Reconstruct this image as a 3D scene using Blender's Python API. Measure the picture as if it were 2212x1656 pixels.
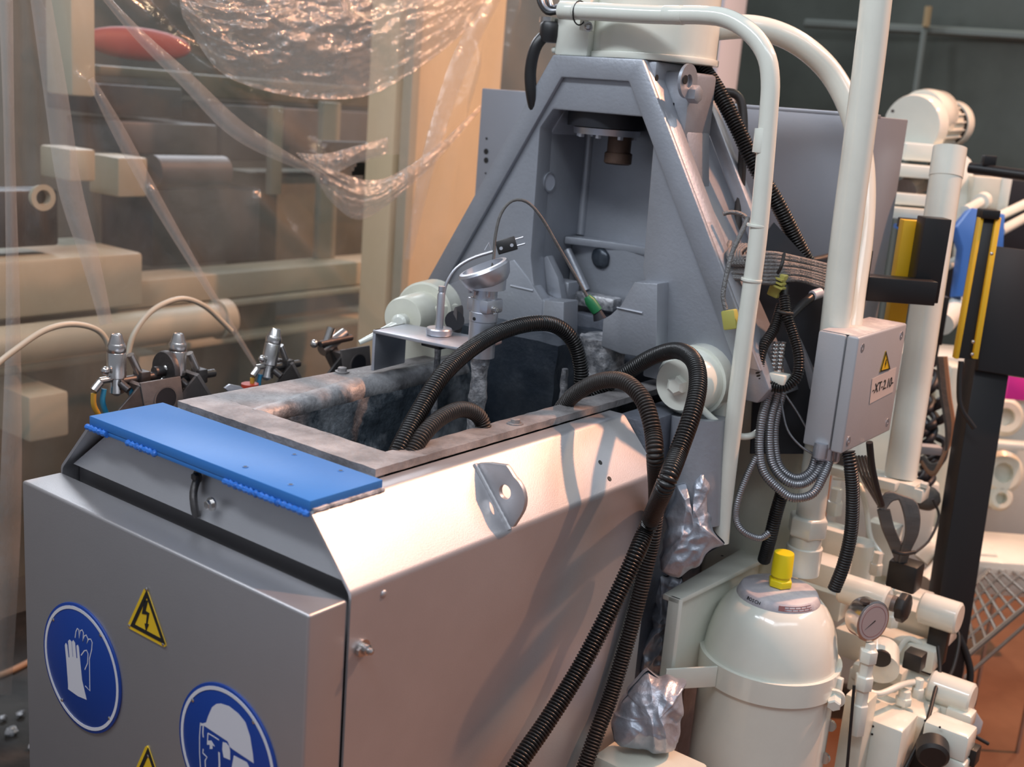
import bpy, bmesh, math, random
from mathutils import Vector as V, Matrix, noise
random.seed(7)
for o in list(bpy.data.objects): bpy.data.objects.remove(o)
scn = bpy.context.scene
COL = scn.collection

# ------------------------------------------------------------------ camera
FPX, YAW, PITCH, ROLL = 2494.9, -0.64103556, 0.24062757, 0.07976127
CAM = V((0, 0, 1.65))
_cy, _sy, _cp, _sp = math.cos(YAW), math.sin(YAW), math.cos(PITCH), math.sin(PITCH)
FWD = V((_sy*_cp, _cy*_cp, -_sp)); _r = V((_cy, -_sy, 0)); _u = _r.cross(FWD)
RGT = _r*math.cos(ROLL) + _u*math.sin(ROLL); UPV = -_r*math.sin(ROLL) + _u*math.cos(ROLL)
cd = bpy.data.cameras.new('camera'); cam = bpy.data.objects.new('camera', cd); COL.objects.link(cam)
cd.sensor_width = 36; cd.lens = FPX/2212*36
cam.matrix_world = Matrix(((RGT.x, UPV.x, -FWD.x, CAM.x), (RGT.y, UPV.y, -FWD.y, CAM.y), (RGT.z, UPV.z, -FWD.z, CAM.z), (0, 0, 0, 1)))
cd.dof.use_dof = True; cd.dof.focus_distance = 1.85; cd.dof.aperture_fstop = 4.0
cd.clip_start = .05
scn.camera = cam

def at(px, py, d=None, x=None, y=None, z=None):
    """point of the place seen at pixel (px,py) of the 2212x1656 frame, on a plane of known x, y, z or at depth d"""
    v = FWD + RGT*((px-1106)/FPX) - UPV*((py-828)/FPX)
    if x is not None: t = (x-CAM.x)/v.x
    elif y is not None: t = (y-CAM.y)/v.y
    elif z is not None: t = (z-CAM.z)/v.z
    else: t = d
    return CAM + v*t

# ------------------------------------------------------------------ light
w = bpy.data.worlds.new('hall_ambient'); scn.world = w; w.use_nodes = True
w.node_tree.nodes['Background'].inputs[0].default_value = (.56, .60, .68, 1)
w.node_tree.nodes['Background'].inputs[1].default_value = .46
def area(name, loc, target, sx, sy, power, col):
    l = bpy.data.lights.new(name, 'AREA'); l.shape = 'RECTANGLE'; l.size = sx; l.size_y = sy; l.energy = power; l.color = col
    o = bpy.data.objects.new(name, l); COL.objects.link(o); o.location = loc
    o.rotation_euler = (V(target)-V(loc)).to_track_quat('-Z', 'Y').to_euler(); return o
COOL = (.86, .92, 1)
area('fluorescent_fill', (-1.6, -.6, 4.3), (-1.4, 1.4, 1), 3.6, .5, 110, COOL)
area('fluorescent_fill', (1.5, .2, 4.3), (-.6, 2.0, .9), 3.6, .5, 32, COOL)  # unseen bank, added to cool the right-hand whites and the side panel
area('fluorescent_fill', (-4.5, 4.0, 3.5), (-1.3, 1.2, 1), 3.6, 1.0, 150, COOL)  # unseen bank, placed so its reflection brightens the cover top
area('fluorescent_fill', (1.6, 4.5, 4.6), (1.0, 4.4, 1), 3.6, .5, 60, (.9, .94, 1))
def lampspot(name, loc, target, power, col, ang, r):
    l = bpy.data.lights.new(name, 'SPOT'); l.energy = power; l.color = col; l.spot_size = ang; l.spot_blend = .4; l.shadow_soft_size = r
    o = bpy.data.objects.new(name, l); COL.objects.link(o); o.location = loc
    o.rotation_euler = (V(target)-V(loc)).to_track_quat('-Z', 'Y').to_euler()
lampspot('sodium_high_bay', (1.1, 4.5, 5.7), (-.8, 1.7, .9), 1450, (1, .45, .24), 1.5, .08)
lampspot('sodium_high_bay', (-.4, 6.2, 5.6), (-2.6, 3.6, 1.2), 300, (1, .74, .46), 1.6, .2)
vs = scn.view_settings
vs.view_transform = 'Standard'; vs.look = 'None'; vs.gamma = 1; vs.exposure = 0; vs.use_curve_mapping = False

# ------------------------------------------------------------------ materials
def nodes(name):
    m = bpy.data.materials.new(name); m.use_nodes = True
    return m, m.node_tree, m.node_tree.nodes['Principled BSDF']
def mat(name, col, rough=.5, metal=0., bump=0., bscale=60., var=0., vscale=6., col2=None, cscale=8., clo=.45, chi=.6, coat=0., spec=.5, detail=4.):
    m, nt, p = nodes(name); N = nt.nodes; L = nt.links
    p.inputs['Roughness'].default_value = rough; p.inputs['Metallic'].default_value = metal
    p.inputs['Base Color'].default_value = (*col, 1); p.inputs['Coat Weight'].default_value = coat
    p.inputs['Specular IOR Level'].default_value = spec
    tc = N.new('ShaderNodeTexCoord')
    cur = None
    if col2 or var:
        tx = N.new('ShaderNodeTexNoise'); tx.inputs['Scale'].default_value = cscale if col2 else vscale; tx.inputs['Detail'].default_value = 8; tx.inputs['Roughness'].default_value = .65
        L.new(tc.outputs['Object'], tx.inputs['Vector'])
        r = N.new('ShaderNodeValToRGB'); L.new(tx.outputs['Fac'], r.inputs['Fac'])
        if col2:
            r.color_ramp.elements[0].position = clo; r.color_ramp.elements[1].position = chi
            r.color_ramp.elements[0].color = (*col, 1); r.color_ramp.elements[1].color = (*col2, 1)
        else:
            r.color_ramp.elements[0].position = .3; r.color_ramp.elements[1].position = .7
            r.color_ramp.elements[0].color = (*[c*(1-var) for c in col], 1); r.color_ramp.elements[1].color = (*[min(1, c*(1+var)) for c in col], 1)
        L.new(r.outputs['Color'], p.inputs['Base Color'])
    if bump:
        b = N.new('ShaderNodeBump'); b.inputs['Strength'].default_value = bump; b.inputs['Distance'].default_value = .004
        t2 = N.new('ShaderNodeTexNoise'); t2.inputs['Scale'].default_value = bscale; t2.inputs['Detail'].default_value = detail
        L.new(tc.outputs['Object'], t2.inputs['Vector']); L.new(t2.outputs['Fac'], b.inputs['Height']); L.new(b.outputs['Normal'], p.inputs['Normal'])
    return m
M = {}
M['silver'] = mat('silver_paint', (.50, .50, .52), .46, .82, .05, 420, .05, 5)
M['cover'] = mat('cover_paint', (.47, .46, .47), .44, .82, .05, 420, .04, 4)
M['cast'] = mat('frame_paint', (.355, .375, .415), .42, .5, .12, 150, .08, 9)
M['castdark'] = mat('frame_paint_dark', (.16, .175, .21), .5, .5, .5, 60, .3, 10)  # darker, more mottled frame paint for inner roof, throat block and base
M['panel'] = mat('panel_paint', (.35, .375, .425), .42, .55, .03, 300, .03, 4)
M['cream'] = mat('cream_enamel', (.74, .76, .68), .15, 0, .03, 40, .05, 7, coat=.3)
M['creamold'] = mat('cream_enamel_dusty', (.66, .66, .56), .28, 0, .05, 40, .10, 9)
M['bluepaint'] = mat('blue_enamel', (.038, .17, .48), .42, 0, .04, 120, .04, 6, spec=.22)
M['blueweld'] = mat('blue_weld', (.03, .17, .60), .35, 0, .6, 160, .1, 30)
M['signblue'] = mat('sign_blue', (.008, .045, .26), .34)
M['signwhite'] = mat('sign_white', (.62, .63, .68), .4)
M['yellow'] = mat('sign_yellow', (.72, .47, .02), .4, 0, 0, 1, .06, 30)
M['yellowcap'] = mat('yellow_plastic', (.82, .66, .01), .4)
M['yellowguard'] = mat('yellow_guard_paint', (.72, .44, .015), .42)
M['black'] = mat('black_print', (.012, .012, .012), .5)
M['blackpost'] = mat('black_post_paint', (.010, .010, .011), .42)
M['hose'] = mat('black_corrugated_plastic', (.009, .009, .009), .30, 0, .1, 200, .3, 12)
M['hosedust'] = mat('dusty_corrugated_plastic', (.018, .014, .012), .5, 0, .2, 120, .3, 12)
M['rubber'] = mat('black_rubber', (.014, .014, .015), .38)
M['brownhose'] = mat('dark_pipe', (.030, .024, .022), .45)
M['pot'] = mat('scaled_iron', (.045, .060, .075), .5, .25, .9, 70, col2=(.36, .39, .42), cscale=10, clo=.46, chi=.72)
M['rim'] = mat('oxidised_rim', (.19, .18, .18), .55, .35, .6, 90, col2=(.42, .40, .40), cscale=14, clo=.40, chi=.72)
M['lip'] = mat('scaled_lip', (.13, .13, .135), .5, .35, .6, 80, col2=(.42, .42, .43), cscale=11, clo=.42, chi=.66)
M['sootwall'] = mat('soot_blue_wall', (.030, .040, .055), .34, .4, .8, 26, col2=(.10, .115, .135), cscale=7, clo=.45, chi=.75)
M['dross'] = mat('dross_crust', (.22, .23, .25), .45, .6, 1., 60, col2=(.62, .62, .64), cscale=40, clo=.42, chi=.58)
M['foil'] = mat('aluminium_paint_lump', (.40, .43, .49), .42, .6, .5, 70, .22, 14)
M['steel'] = mat('bright_steel', (.52, .51, .50), .24, .95, .05, 90, .1, 20)
M['alu'] = mat('machined_aluminium', (.55, .57, .62), .36, .8, .03, 200, .04, 20)
M['iron'] = mat('dark_iron', (.075, .07, .07), .45, .7, .25, 90, .25, 20)
M['bracket'] = mat('raw_steel_bracket', (.17, .155, .15), .5, .6, .2, 80, .25, 14)
M['brown'] = mat('rusty_coupling', (.085, .05, .035), .55, .4, .3, 80, .2, 20)
M['flex'] = mat('zinc_conduit', (.30, .31, .33), .38, .85, .15, 120, .15, 25)
M['cable'] = mat('braided_cable', (.20, .20, .20), .55, .5, .8, 260, .3, 60)
M['greycable'] = mat('dull_grey_cable', (.10, .095, .09), .6, 0, .3, 120, .3, 40)
M['tubeblue'] = mat('blue_tube', (.02, .20, .36), .4)
M['tubeyellow'] = mat('ochre_tube', (.42, .24, .03), .45)
M['red'] = mat('red_rubber', (.42, .04, .02), .45)
M['green'] = mat('green_plug', (.01, .15, .05), .45)
M['connector'] = mat('yellow_green_connector', (.42, .40, .10), .5)
M['boxgrey'] = mat('enclosure_grey', (.40, .41, .43), .42, .1, .05, 300, .03, 8)
M['boxdust'] = mat('dusty_enclosure_lid', (.42, .40, .40), .6, 0, .1, 200, col2=(.60, .57, .55), cscale=18)
M['label'] = mat('label_paper', (.56, .50, .47), .5)
M['collar'] = mat('collar_print', (.42, .41, .45), .5, 0, .1, 90, col2=(.55, .53, .55), cscale=25)
M['collarrust'] = mat('collar_dust', (.40, .29, .22), .6)
M['redprint'] = mat('red_print', (.24, .10, .10), .5)
M['glass'] = mat('gauge_dial', (.36, .32, .33), .12, 0, coat=1)
M['bluemach'] = mat('blue_bracket', (.05, .17, .52), .4)
M['magenta'] = mat('magenta_card', (.78, .03, .33), .5)
M['beige'] = mat('old_beige_enamel', (.36, .335, .25), .5, 0, .05, 30, .08, 3)
M['beigewarm'] = mat('warm_beige_board', (.66, .53, .34), .6, 0, .02, 30, .05, 3)
M['machgrey'] = mat('machine_grey', (.055, .055, .058), .5, 0, .1, 20, .3, 5)
M['macholive'] = mat('machine_olive', (.075, .070, .045), .55, 0, .1, 20, .3, 5)
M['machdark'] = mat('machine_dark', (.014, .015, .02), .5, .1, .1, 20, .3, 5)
M['machred'] = mat('faded_red', (.20, .022, .018), .6, 0, 0, 1, .1, 6)
M['machpale'] = mat('machine_pale', (.17, .165, .125), .5)
M['void'] = mat('flat_black', (.003, .003, .003), .8)
M['wallgreen'] = mat('tarpaulin_green', (.078, .088, .074), .45, 0, .9, 3.5, .22, 2.2)
M['strip'] = mat('tarpaulin_tape', (.17, .19, .17), .6)
M['walllilac'] = mat('painted_post', (.46, .49, .56), .6)
M['hallgrey'] = mat('hall_wall', (.11, .105, .09), .7, 0, 0, 1, .2, 2)
M['wood'] = mat('bamboo', (.34, .24, .12), .6)
M['floor'] = mat('oily_concrete', (.14, .062, .030), .42, 0, .35, 9, col2=(.20, .095, .05), cscale=3.2, clo=.35, chi=.7)
M['floordark'] = mat('sooty_concrete', (.013, .011, .010), .55, 0, .5, 22, col2=(.035, .03, .026), cscale=6)
M['copper'] = mat('copper_cable', (.34, .20, .12), .45)
M['beigehose'] = mat('beige_hose', (.44, .41, .33), .45)

def film_mat(name, opac, tint, rough, bump, bscale, gloss=.5):
    m, nt, p = nodes(name); N = nt.nodes; L = nt.links
    p.inputs['Base Color'].default_value = (*tint, 1); p.inputs['Roughness'].default_value = rough
    p.inputs['Specular IOR Level'].default_value = gloss
    p.inputs['Transmission Weight'].default_value = 0
    tr = N.new('ShaderNodeBsdfTransparent'); tl = N.new('ShaderNodeBsdfTranslucent'); tl.inputs[0].default_value = (*tint, 1)
    gl = N.new('ShaderNodeBsdfGlossy'); gl.inputs['Roughness'].default_value = rough; gl.inputs[0].default_value = (1, 1, 1, 1)
    df = N.new('ShaderNodeBsdfDiffuse'); df.inputs[0].default_value = (*tint, 1)
    m1 = N.new('ShaderNodeMixShader'); m1.inputs[0].default_value = .45; L.new(df.outputs[0], m1.inputs[1]); L.new(tl.outputs[0], m1.inputs[2])
    m2 = N.new('ShaderNodeMixShader'); L.new(tr.outputs[0], m2.inputs[1]); L.new(m1.outputs[0], m2.inputs[2])
    tc = N.new('ShaderNodeTexCoord')
    t0 = N.new('ShaderNodeTexNoise'); t0.inputs['Scale'].default_value = 3.5; t0.inputs['Detail'].default_value = 5; L.new(tc.outputs['Object'], t0.inputs['Vector'])
    mr = N.new('ShaderNodeMapRange'); mr.inputs['From Min'].default_value = .3; mr.inputs['From Max'].default_value = .7
    mr.inputs['To Min'].default_value = max(0, opac-.10); mr.inputs['To Max'].default_value = min(1, opac+.10)
    L.new(t0.outputs['Fac'], mr.inputs['Value']); L.new(mr.outputs[0], m2.inputs[0])
    m3 = N.new('ShaderNodeMixShader'); m3.inputs[0].default_value = gloss; L.new(m2.outputs[0], m3.inputs[1]); L.new(gl.outputs[0], m3.inputs[2])
    b = N.new('ShaderNodeBump'); b.inputs['Strength'].default_value = bump; b.inputs['Distance'].default_value = .03
    t2 = N.new('ShaderNodeTexNoise'); t2.inputs['Scale'].default_value = bscale; t2.inputs['Detail'].default_value = 5; t2.inputs['Distortion'].default_value = 1.2
    L.new(tc.outputs['Object'], t2.inputs['Vector']); L.new(t2.outputs['Fac'], b.inputs['Height']); L.new(b.outputs[0], gl.inputs['Normal'])
    L.new(m3.outputs[0], N['Material Output'].inputs['Surface'])
    return m
M['film'] = film_mat('plastic_film', .17, (.52, .48, .41), .16, .22, 14, .035)
M['filmfold'] = film_mat('plastic_film_fold', .28, (.60, .57, .54), .14, .4, 12, .06)
M['filmsag'] = film_mat('plastic_film_doubled', .42, (.56, .51, .46), .17, .55, 22, .11)

# ------------------------------------------------------------------ mesh helpers
WL = {}
class MB:
    def __init__(s): s.v = []; s.f = []
    def add(s, vs, fs):
        b = len(s.v); s.v += [V(p) for p in vs]; s.f += [tuple(i+b for i in f) for f in fs]; return s
    def box(s, c, sz, R=None):
        c = V(c); h = V(sz)/2
        vs = [V((sx*h.x, sy*h.y, sz_*h.z)) for sx in (-1, 1) for sy in (-1, 1) for sz_ in (-1, 1)]
        if R: vs = [R @ p for p in vs]
        return s.add([c+p for p in vs], [(0, 1, 3, 2), (4, 6, 7, 5), (0, 4, 5, 1), (2, 3, 7, 6), (0, 2, 6, 4), (1, 5, 7, 3)])
    def bb(s, x0, x1, y0, y1, z0, z1): return s.box(((x0+x1)/2, (y0+y1)/2, (z0+z1)/2), (x1-x0, y1-y0, z1-z0))
    def tube(s, path, r, n=12, caps=True):
        path = [V(p) for p in path]; m = len(path)
        if not hasattr(r, '__len__'): r = [r]*m
        T = [(path[min(i+1, m-1)]-path[max(i-1, 0)]).normalized() for i in range(m)]
        a = V((0, 0, 1)) if abs(T[0].z) < .9 else V((1, 0, 0))
        u = (a - T[0]*a.dot(T[0])).normalized(); vs = []; fs = []
        for i in range(m):
            u = (u - T[i]*u.dot(T[i])).normalized(); q = T[i].cross(u)
            for k in range(n):
                t = 2*math.pi*k/n; vs.append(path[i] + (u*math.cos(t)+q*math.sin(t))*r[i])
        for i in range(m-1):
            for k in range(n):
                k2 = (k+1) % n; fs.append((i*n+k, i*n+k2, (i+1)*n+k2, (i+1)*n+k))
        if caps: fs.append(tuple(range(n))[::-1]); fs.append(tuple((m-1)*n+k for k in range(n)))
        return s.add(vs, fs)
    def cyl(s, p0, p1, r0, r1=None, n=20): return s.tube([p0, p1], [r0, r0 if r1 is None else r1], n)
    def lathe(s, o, ax, prof, n=32):
        o = V(o); ax = V(ax).normalized()
        return s.tube_profile(o, ax, prof, n)
    def tube_profile(s, o, ax, prof, n):
        a = V((0, 0, 1)) if abs(ax.z) < .9 else V((1, 0, 0))
        u = (a-ax*a.dot(ax)).normalized(); q = ax.cross(u); vs = []; fs = []; m = len(prof)
        for r, h in prof:
            for k in range(n):
                t = 2*math.pi*k/n; vs.append(o+ax*h+(u*math.cos(t)+q*math.sin(t))*max(r, 1e-5))
        for i in range(m-1):
            for k in range(n):
                k2 = (k+1) % n; fs.append((i*n+k, i*n+k2, (i+1)*n+k2, (i+1)*n+k))
        fs.append(tuple(range(n))[::-1]); fs.append(tuple((m-1)*n+k for k in range(n)))
        return s.add(vs, fs)
    def prism(s, poly, vec):
        n = len(poly); vec = V(vec); vs = [V(p) for p in poly]+[V(p)+vec for p in poly]
        return s.add(vs, [tuple(range(n))[::-1], tuple(range(n, 2*n))]+[(i, (i+1) % n, n+(i+1) % n, n+i) for i in range(n)])
    def ring(s, outer, inner, vec):
        n = len(outer); vec = V(vec); vs = [V(p) for p in outer]+[V(p) for p in inner]; vs += [p+vec for p in vs]; fs = []
        for i in range(n):
            j = (i+1) % n
            fs += [(i, j, n+j, n+i), (2*n+i, 3*n+i, 3*n+j, 2*n+j), (i, 2*n+i, 2*n+j, j), (n+i, n+j, 3*n+j, 3*n+i)]
        return s.add(vs, fs)
    def ball(s, c, r, n=14):
        r = V((r, r, r)) if not hasattr(r, '__len__') else V(r); c = V(c); vs = []; fs = []; m = n//2+1
        for i in range(m):
            a = math.pi*i/(m-1)
            for k in range(n):
                t = 2*math.pi*k/n; vs.append(c+V((r.x*math.sin(a)*math.cos(t), r.y*math.sin(a)*math.sin(t), r.z*math.cos(a))))
        for i in range(m-1):
            for k in range(n): fs.append((i*n+k, i*n+(k+1) % n, (i+1)*n+(k+1) % n, (i+1)*n+k))
        return s.add(vs, fs)
    def build(s, name, m, parent=None, bevel=0., seg=2, ang=35, tri=False):
        c = sum(s.v, V())/len(s.v)
        bm = bmesh.new(); bvs = [bm.verts.new(p-c) for p in s.v]
        for f in s.f:
            try: bm.faces.new([bvs[i] for i in f])
            except ValueError: pass
        bmesh.ops.remove_doubles(bm, verts=bm.verts, dist=1e-6)
        bmesh.ops.dissolve_degenerate(bm, dist=1e-6, edges=bm.edges)
        bmesh.ops.recalc_face_normals(bm, faces=bm.faces)
        if bevel:
            es = [e for e in bm.edges if len(e.link_faces) == 2 and e.calc_face_angle(0) > .5]
            bmesh.ops.bevel(bm, geom=es, offset=bevel, segments=seg, affect='EDGES', profile=.5, clamp_overlap=True)
        big = [f for f in bm.faces if len(f.verts) > 4]
        if big: bmesh.ops.triangulate(bm, faces=big)
        me = bpy.data.meshes.new(name); bm.to_mesh(me); bm.free()
        me.materials.append(M[m] if isinstance(m, str) else m)
        for p in me.polygons: p.use_smooth = True
        me.set_sharp_from_angle(angle=math.radians(ang))
        return link(name, me, c, parent)
def link(name, me, c, parent=None):
    o = bpy.data.objects.new(name, me); COL.objects.link(o); WL[o.name] = V(c)
    if parent: o.parent = parent; o.location = V(c)-WL[parent.name]
    else: o.location = c
    return o
def thing(name, label, cat, loc, group=None):
    o = bpy.data.objects.new(name, None); COL.objects.link(o); o.location = loc; o.empty_display_size = .05; WL[o.name] = V(loc)
    return tag(o, label, cat, group)
def tag(o, label, cat, group=None):
    o['label'] = label; o['category'] = cat
    if group: o['group'] = group
    return o
def struct(o): o['kind'] = 'structure'; return o
def again(o, c, parent=None):                       # another copy of a one-mesh part at world point c
    n = o.copy(); COL.objects.link(n); WL[n.name] = V(c); n.parent = parent
    n.location = V(c)-(WL[parent.name] if parent else V()); return n
def smooth(pts, step):
    P = [V(p) for p in pts]; P = [P[0]*2-P[1]]+P+[P[-1]*2-P[-2]]; fine = []
    for i in range(1, len(P)-2):
        a, b, c, d = P[i-1:i+3]
        for k in range(24):
            t = k/24; fine.append(.5*((2*b)+(c-a)*t+(2*a-5*b+4*c-d)*t*t+(-a+3*b-3*c+d)*t**3))
    fine.append(P[-2]); out = [fine[0]]; acc = 0; nxt = step
    for i in range(1, len(fine)):
        s = (fine[i]-fine[i-1]).length
        while s > 0 and acc+s >= nxt:
            out.append(fine[i-1].lerp(fine[i], (nxt-acc)/s)); nxt += step
        acc += s
    out.append(fine[-1]); return out
def px(L, **k):                                     # list of (px,py[,depth]) -> points
    return [at(*q, **k) if len(q) == 2 else at(q[0], q[1], d=q[2]) for q in L]
def soft(name, pts, r, m, parent=None, n=10, step=.008): return MB().tube(smooth(pts, step), r, n).build(name, m, parent, ang=60)
def corr(name, pts, r, pitch, m, parent=None, depth=.22, n=16):
    p = smooth(pts, pitch/5); pat = [1, 1, 1-depth*.3, 1-depth, 1-depth*.3]
    return MB().tube(p, [r*pat[i % 5] for i in range(len(p))], n).build(name, m, parent, ang=50)
def text(name, s, size, M4, m, parent, ext=.0004):
    c = bpy.data.curves.new(name, 'FONT'); c.body = s; c.size = size; c.extrude = ext; c.align_x = 'CENTER'; c.align_y = 'CENTER'
    o = bpy.data.objects.new(name, c); me = bpy.data.meshes.new_from_object(o); bpy.data.objects.remove(o)
    R = M4.to_3x3(); me.transform(R.to_4x4()); me.materials.clear(); me.materials.append(M[m])
    return link(name, me, M4.translation, parent)
def circ(c, u, v, r, n=28, a0=0, a1=2*math.pi): return [V(c)+u*(r*math.cos(a0+(a1-a0)*i/n))+v*(r*math.sin(a0+(a1-a0)*i/n)) for i in range(n)]
def hexbolt(name, c, ax, r, h, m, parent, washer=True):
    ax = V(ax).normalized(); b = MB()
    if washer: b.tube_profile(V(c), ax, [(r*1.5, 0), (r*1.5, h*.25)], 20)
    b.tube_profile(V(c), ax, [(r, 0), (r, h), (r*.8, h*1.1)], 6)
    return b.build(name, m, parent)
X, Y, Z = V((1, 0, 0)), V((0, 1, 0)), V((0, 0, 1))

# ------------------------------------------------------------------ the setting
struct(MB().bb(-1.95, 5, -2, 8, -.1, 0).build('floor', 'floor'))
struct(MB().bb(-6, -1.95, -2, 8, -.1, -.001).build('floor', 'floordark'))
struct(MB().bb(-6.1, -6, -2, 8, 0, 5).build('wall_left', 'hallgrey'))
struct(MB().bb(-6.1, 5, 8, 8.1, 0, 5).build('wall_back', 'hallgrey'))

def sheet(name, m, f, u0, u1, v0, v1, nu, nv, parent=None, keep=None):
    b = MB(); vs = []; fs = []
    for j in range(nv+1):
        for i in range(nu+1):
            vs.append(f(u0+(u1-u0)*i/nu, v0+(v1-v0)*j/nv))
    for j in range(nv):
        for i in range(nu):
            if keep and not keep(u0+(u1-u0)*(i+.5)/nu, v0+(v1-v0)*(j+.5)/nv): continue
            k = j*(nu+1)+i; fs.append((k, k+1, k+nu+2, k+nu+1))
    used = sorted({i for f_ in fs for i in f_}); mp = {k: i for i, k in enumerate(used)}
    b.add([vs[k] for k in used], [tuple(mp[i] for i in f_) for f_ in fs])
    return b.build(name, m, parent, ang=180)

# green-grey tarpaulin hung across the hall behind the press
t = thing('tarpaulin', 'dark green-grey tarpaulin with pale tape strip hung behind the casting machine', 'tarpaulin', (-1.5, 6, 0))
sheet('cloth', 'wallgreen', lambda u, v: V((u, 6+.05*math.sin(u*2.1+v*.8)+.03*noise.noise(V((u*2, v*2, 3))), v)), -4.3, 2.5, 0, 3.6, 90, 50, t)
MB().tube([at(1740, 50, y=5.9), at(1985, 64, y=5.9), at(2260, 80, y=5.9), V((2.4, 5.9, at(2260, 80, y=5.9).z))], .022, 6).build('tape_strip', 'strip', t)
MB().tube([at(2004, 28, y=5.86), at(1996, 70, y=5.86), at(1975, 215, y=5.86), V((at(1975, 215, y=5.86).x, 5.88, .3))], .014, 8).build('seam_tape', 'strip', t)
MB().tube([at(2006, 14, y=5.84), at(2000, 58, y=5.84)], .017, 10).build('stick', 'wood', t)
tag(MB().bb(at(1425, 60, y=4.5).x, at(1560, 60, y=4.5).x, 4.5, 4.7, 0, 3.2).build('hall_post', 'walllilac', bevel=.01), 'pale lilac painted post standing between the film and the tarpaulin', 'post')
p = at(1200, 60, y=4.9)
tag(MB().bb(p.x-.75, p.x+.15, 4.85, 5.0, 0, 3.4).build('hall_board', 'hallgrey', bevel=.01), 'grey-brown board standing behind the top of the furnace frame', 'board')

# clear plastic film hung along the left of the machine
FX = -2.2
def seg_d(p, a, b):
    ab = b-a; t = max(0, min(1, (p-a).dot(ab)/ab.length_squared)); return (p-a-ab*t).length
def fy(pxx, pyy): q = at(pxx, pyy, x=FX); return V((q.y, q.z))
creases = [(fy(225, -40), fy(420, 150), .03), (fy(420, 150), fy(690, 375), .035), (fy(200, 180), fy(330, 420), .025), (fy(330, 420), fy(560, 800), .02),
           (fy(140, -20), fy(215, 560), .03), (fy(40, -20), fy(52, 900), .02), (fy(20, 0), fy(15, 1300), .02), (fy(380, 20), fy(640, 230), .02),
           (fy(540, 430), fy(860, 760), .02), (fy(1060, 20), fy(870, 420), .03), (fy(1010, 60), fy(930, 500), .03), (fy(1130, 0), fy(1060, 260), .02), (fy(75, -20), fy(110, 500), .015)]
def film(u, v):
    p = V((u, v)); d = 0
    for a, b, wd in creases:
        q = seg_d(p, a, b)/wd
        if q < 3: d += wd*.9*math.exp(-q*q)
    d += .05*math.sin(u*3.1+v*.7)+.018*noise.noise(V((u*5, v*2.2, 1.3)))+.008*noise.noise(V((u*14, v*8, 4)))
    if v < .8: d += .10*(.8-v)*math.sin(u*9)
    return V((FX+d, u, v+max(0, .8-v)*.12*math.sin(u*6)))
hole = [fy(728, 372), fy(742, 350), fy(800, 334), fy(836, 326), fy(834, 378), fy(780, 384)]
def inside(p, poly):
    c = False
    for i in range(len(poly)):
        a, b = poly[i], poly[i-1]
        if (a.y > p.y) != (b.y > p.y) and p.x < (b.x-a.x)*(p.y-a.y)/(b.y-a.y)+a.x: c = not c
    return c
t = thing('plastic_film', 'clear plastic film hung in creases beside the furnace, sagging in wrinkled swags', 'plastic film', (FX, 2, 0))
sheet('film_sheet', 'film', film, .55, 3.25, .40, 2.35, 300, 180, t, keep=lambda u, v: not inside(V((u, v)), hole))
def ribbon(name, L, m, off=.05):
    b = MB(); vs = []
    for (x0, y0, wpx) in smooth([V((a, c, w_)) for a, c, w_ in L], 14):
        vs.append((x0, y0, wpx))
    P = []; fs = []
    for i, (a, c, w_) in enumerate(vs):
        j = min(i, len(vs)-2); dx, dy = vs[j+1][0]-vs[j][0], vs[j+1][1]-vs[j][1]; l = math.hypot(dx, dy) or 1; nx, ny = -dy/l, dx/l
        for k, (s, o) in enumerate(((-1, 0), (-.4, .012), (.4, .012), (1, 0))):
            q = at(a+nx*w_*s, c+ny*w_*s, x=FX+off+o); P.append(q)
        if i:
            for k in range(3): fs.append((4*(i-1)+k, 4*(i-1)+k+1, 4*i+k+1, 4*i+k))
    return b.add(P, fs).build(name, m, t, ang=180)
ribbon('film_fold', [(215, -20, 7), (300, 75, 12), (400, 170, 17), (520, 285, 20), (690, 378, 6)], 'filmfold', .07)
ribbon('film_fold', [(195, 170, 8), (260, 290, 15), (330, 420, 14), (430, 590, 9), (565, 810, 4)], 'filmfold', .06)
ribbon('film_fold', [(85, -20, 22), (120, 200, 26), (150, 400, 26), (195, 560, 20), (230, 700, 14)], 'filmfold', .06)
ribbon('film_fold', [(12, -20, 16), (20, 300, 12), (28, 700, 16), (22, 1100, 24), (5, 1500, 20)], 'filmfold', .07)
ribbon('film_fold', [(1075, -20, 14), (1000, 120, 20), (930, 330, 16), (880, 560, 8)], 'filmfold', .06)
def swag(name, top, bot, bulge, rows=26, cols=60, seed=0, off=.09, wr=.02):
    T = smooth([V((a, b_, 0)) for a, b_ in top], 5); B = smooth([V((a, b_, 0)) for a, b_ in bot], 5); vs = []; fs = []
    for j in range(rows+1):
        v = j/rows
        for i in range(cols+1):
            u = i/cols; a = T[int(u*(len(T)-1))]; c = B[int(u*(len(B)-1))]; q = a.lerp(c, v)
            h = bulge*math.sin(math.pi*min(1, v*1.05))*math.sin(math.pi*u)**.6
            h += wr*noise.noise(V((u*9+seed, v*9, seed)))+wr*.8*noise.noise(V((u*26+v*9, v*20, seed+3)))+wr*.4*noise.noise(V((u*70, v*50, seed+5)))
            vs.append(at(q.x, q.y, x=FX+off+h))
    for j in range(rows):
        for i in range(cols): k = j*(cols+1)+i; fs.append((k, k+1, k+cols+2, k+cols+1))
    return MB().add(vs, fs).build(name, 'filmsag', t, ang=180)
swag('sagging_fold', [(380, -40), (700, -60), (1085, -60)], [(395, 40), (470, 150), (570, 195), (690, 214), (800, 204), (900, 150), (1000, 70), (1062, -20)], .06, 60, 140, 1, .06, .014)
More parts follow.
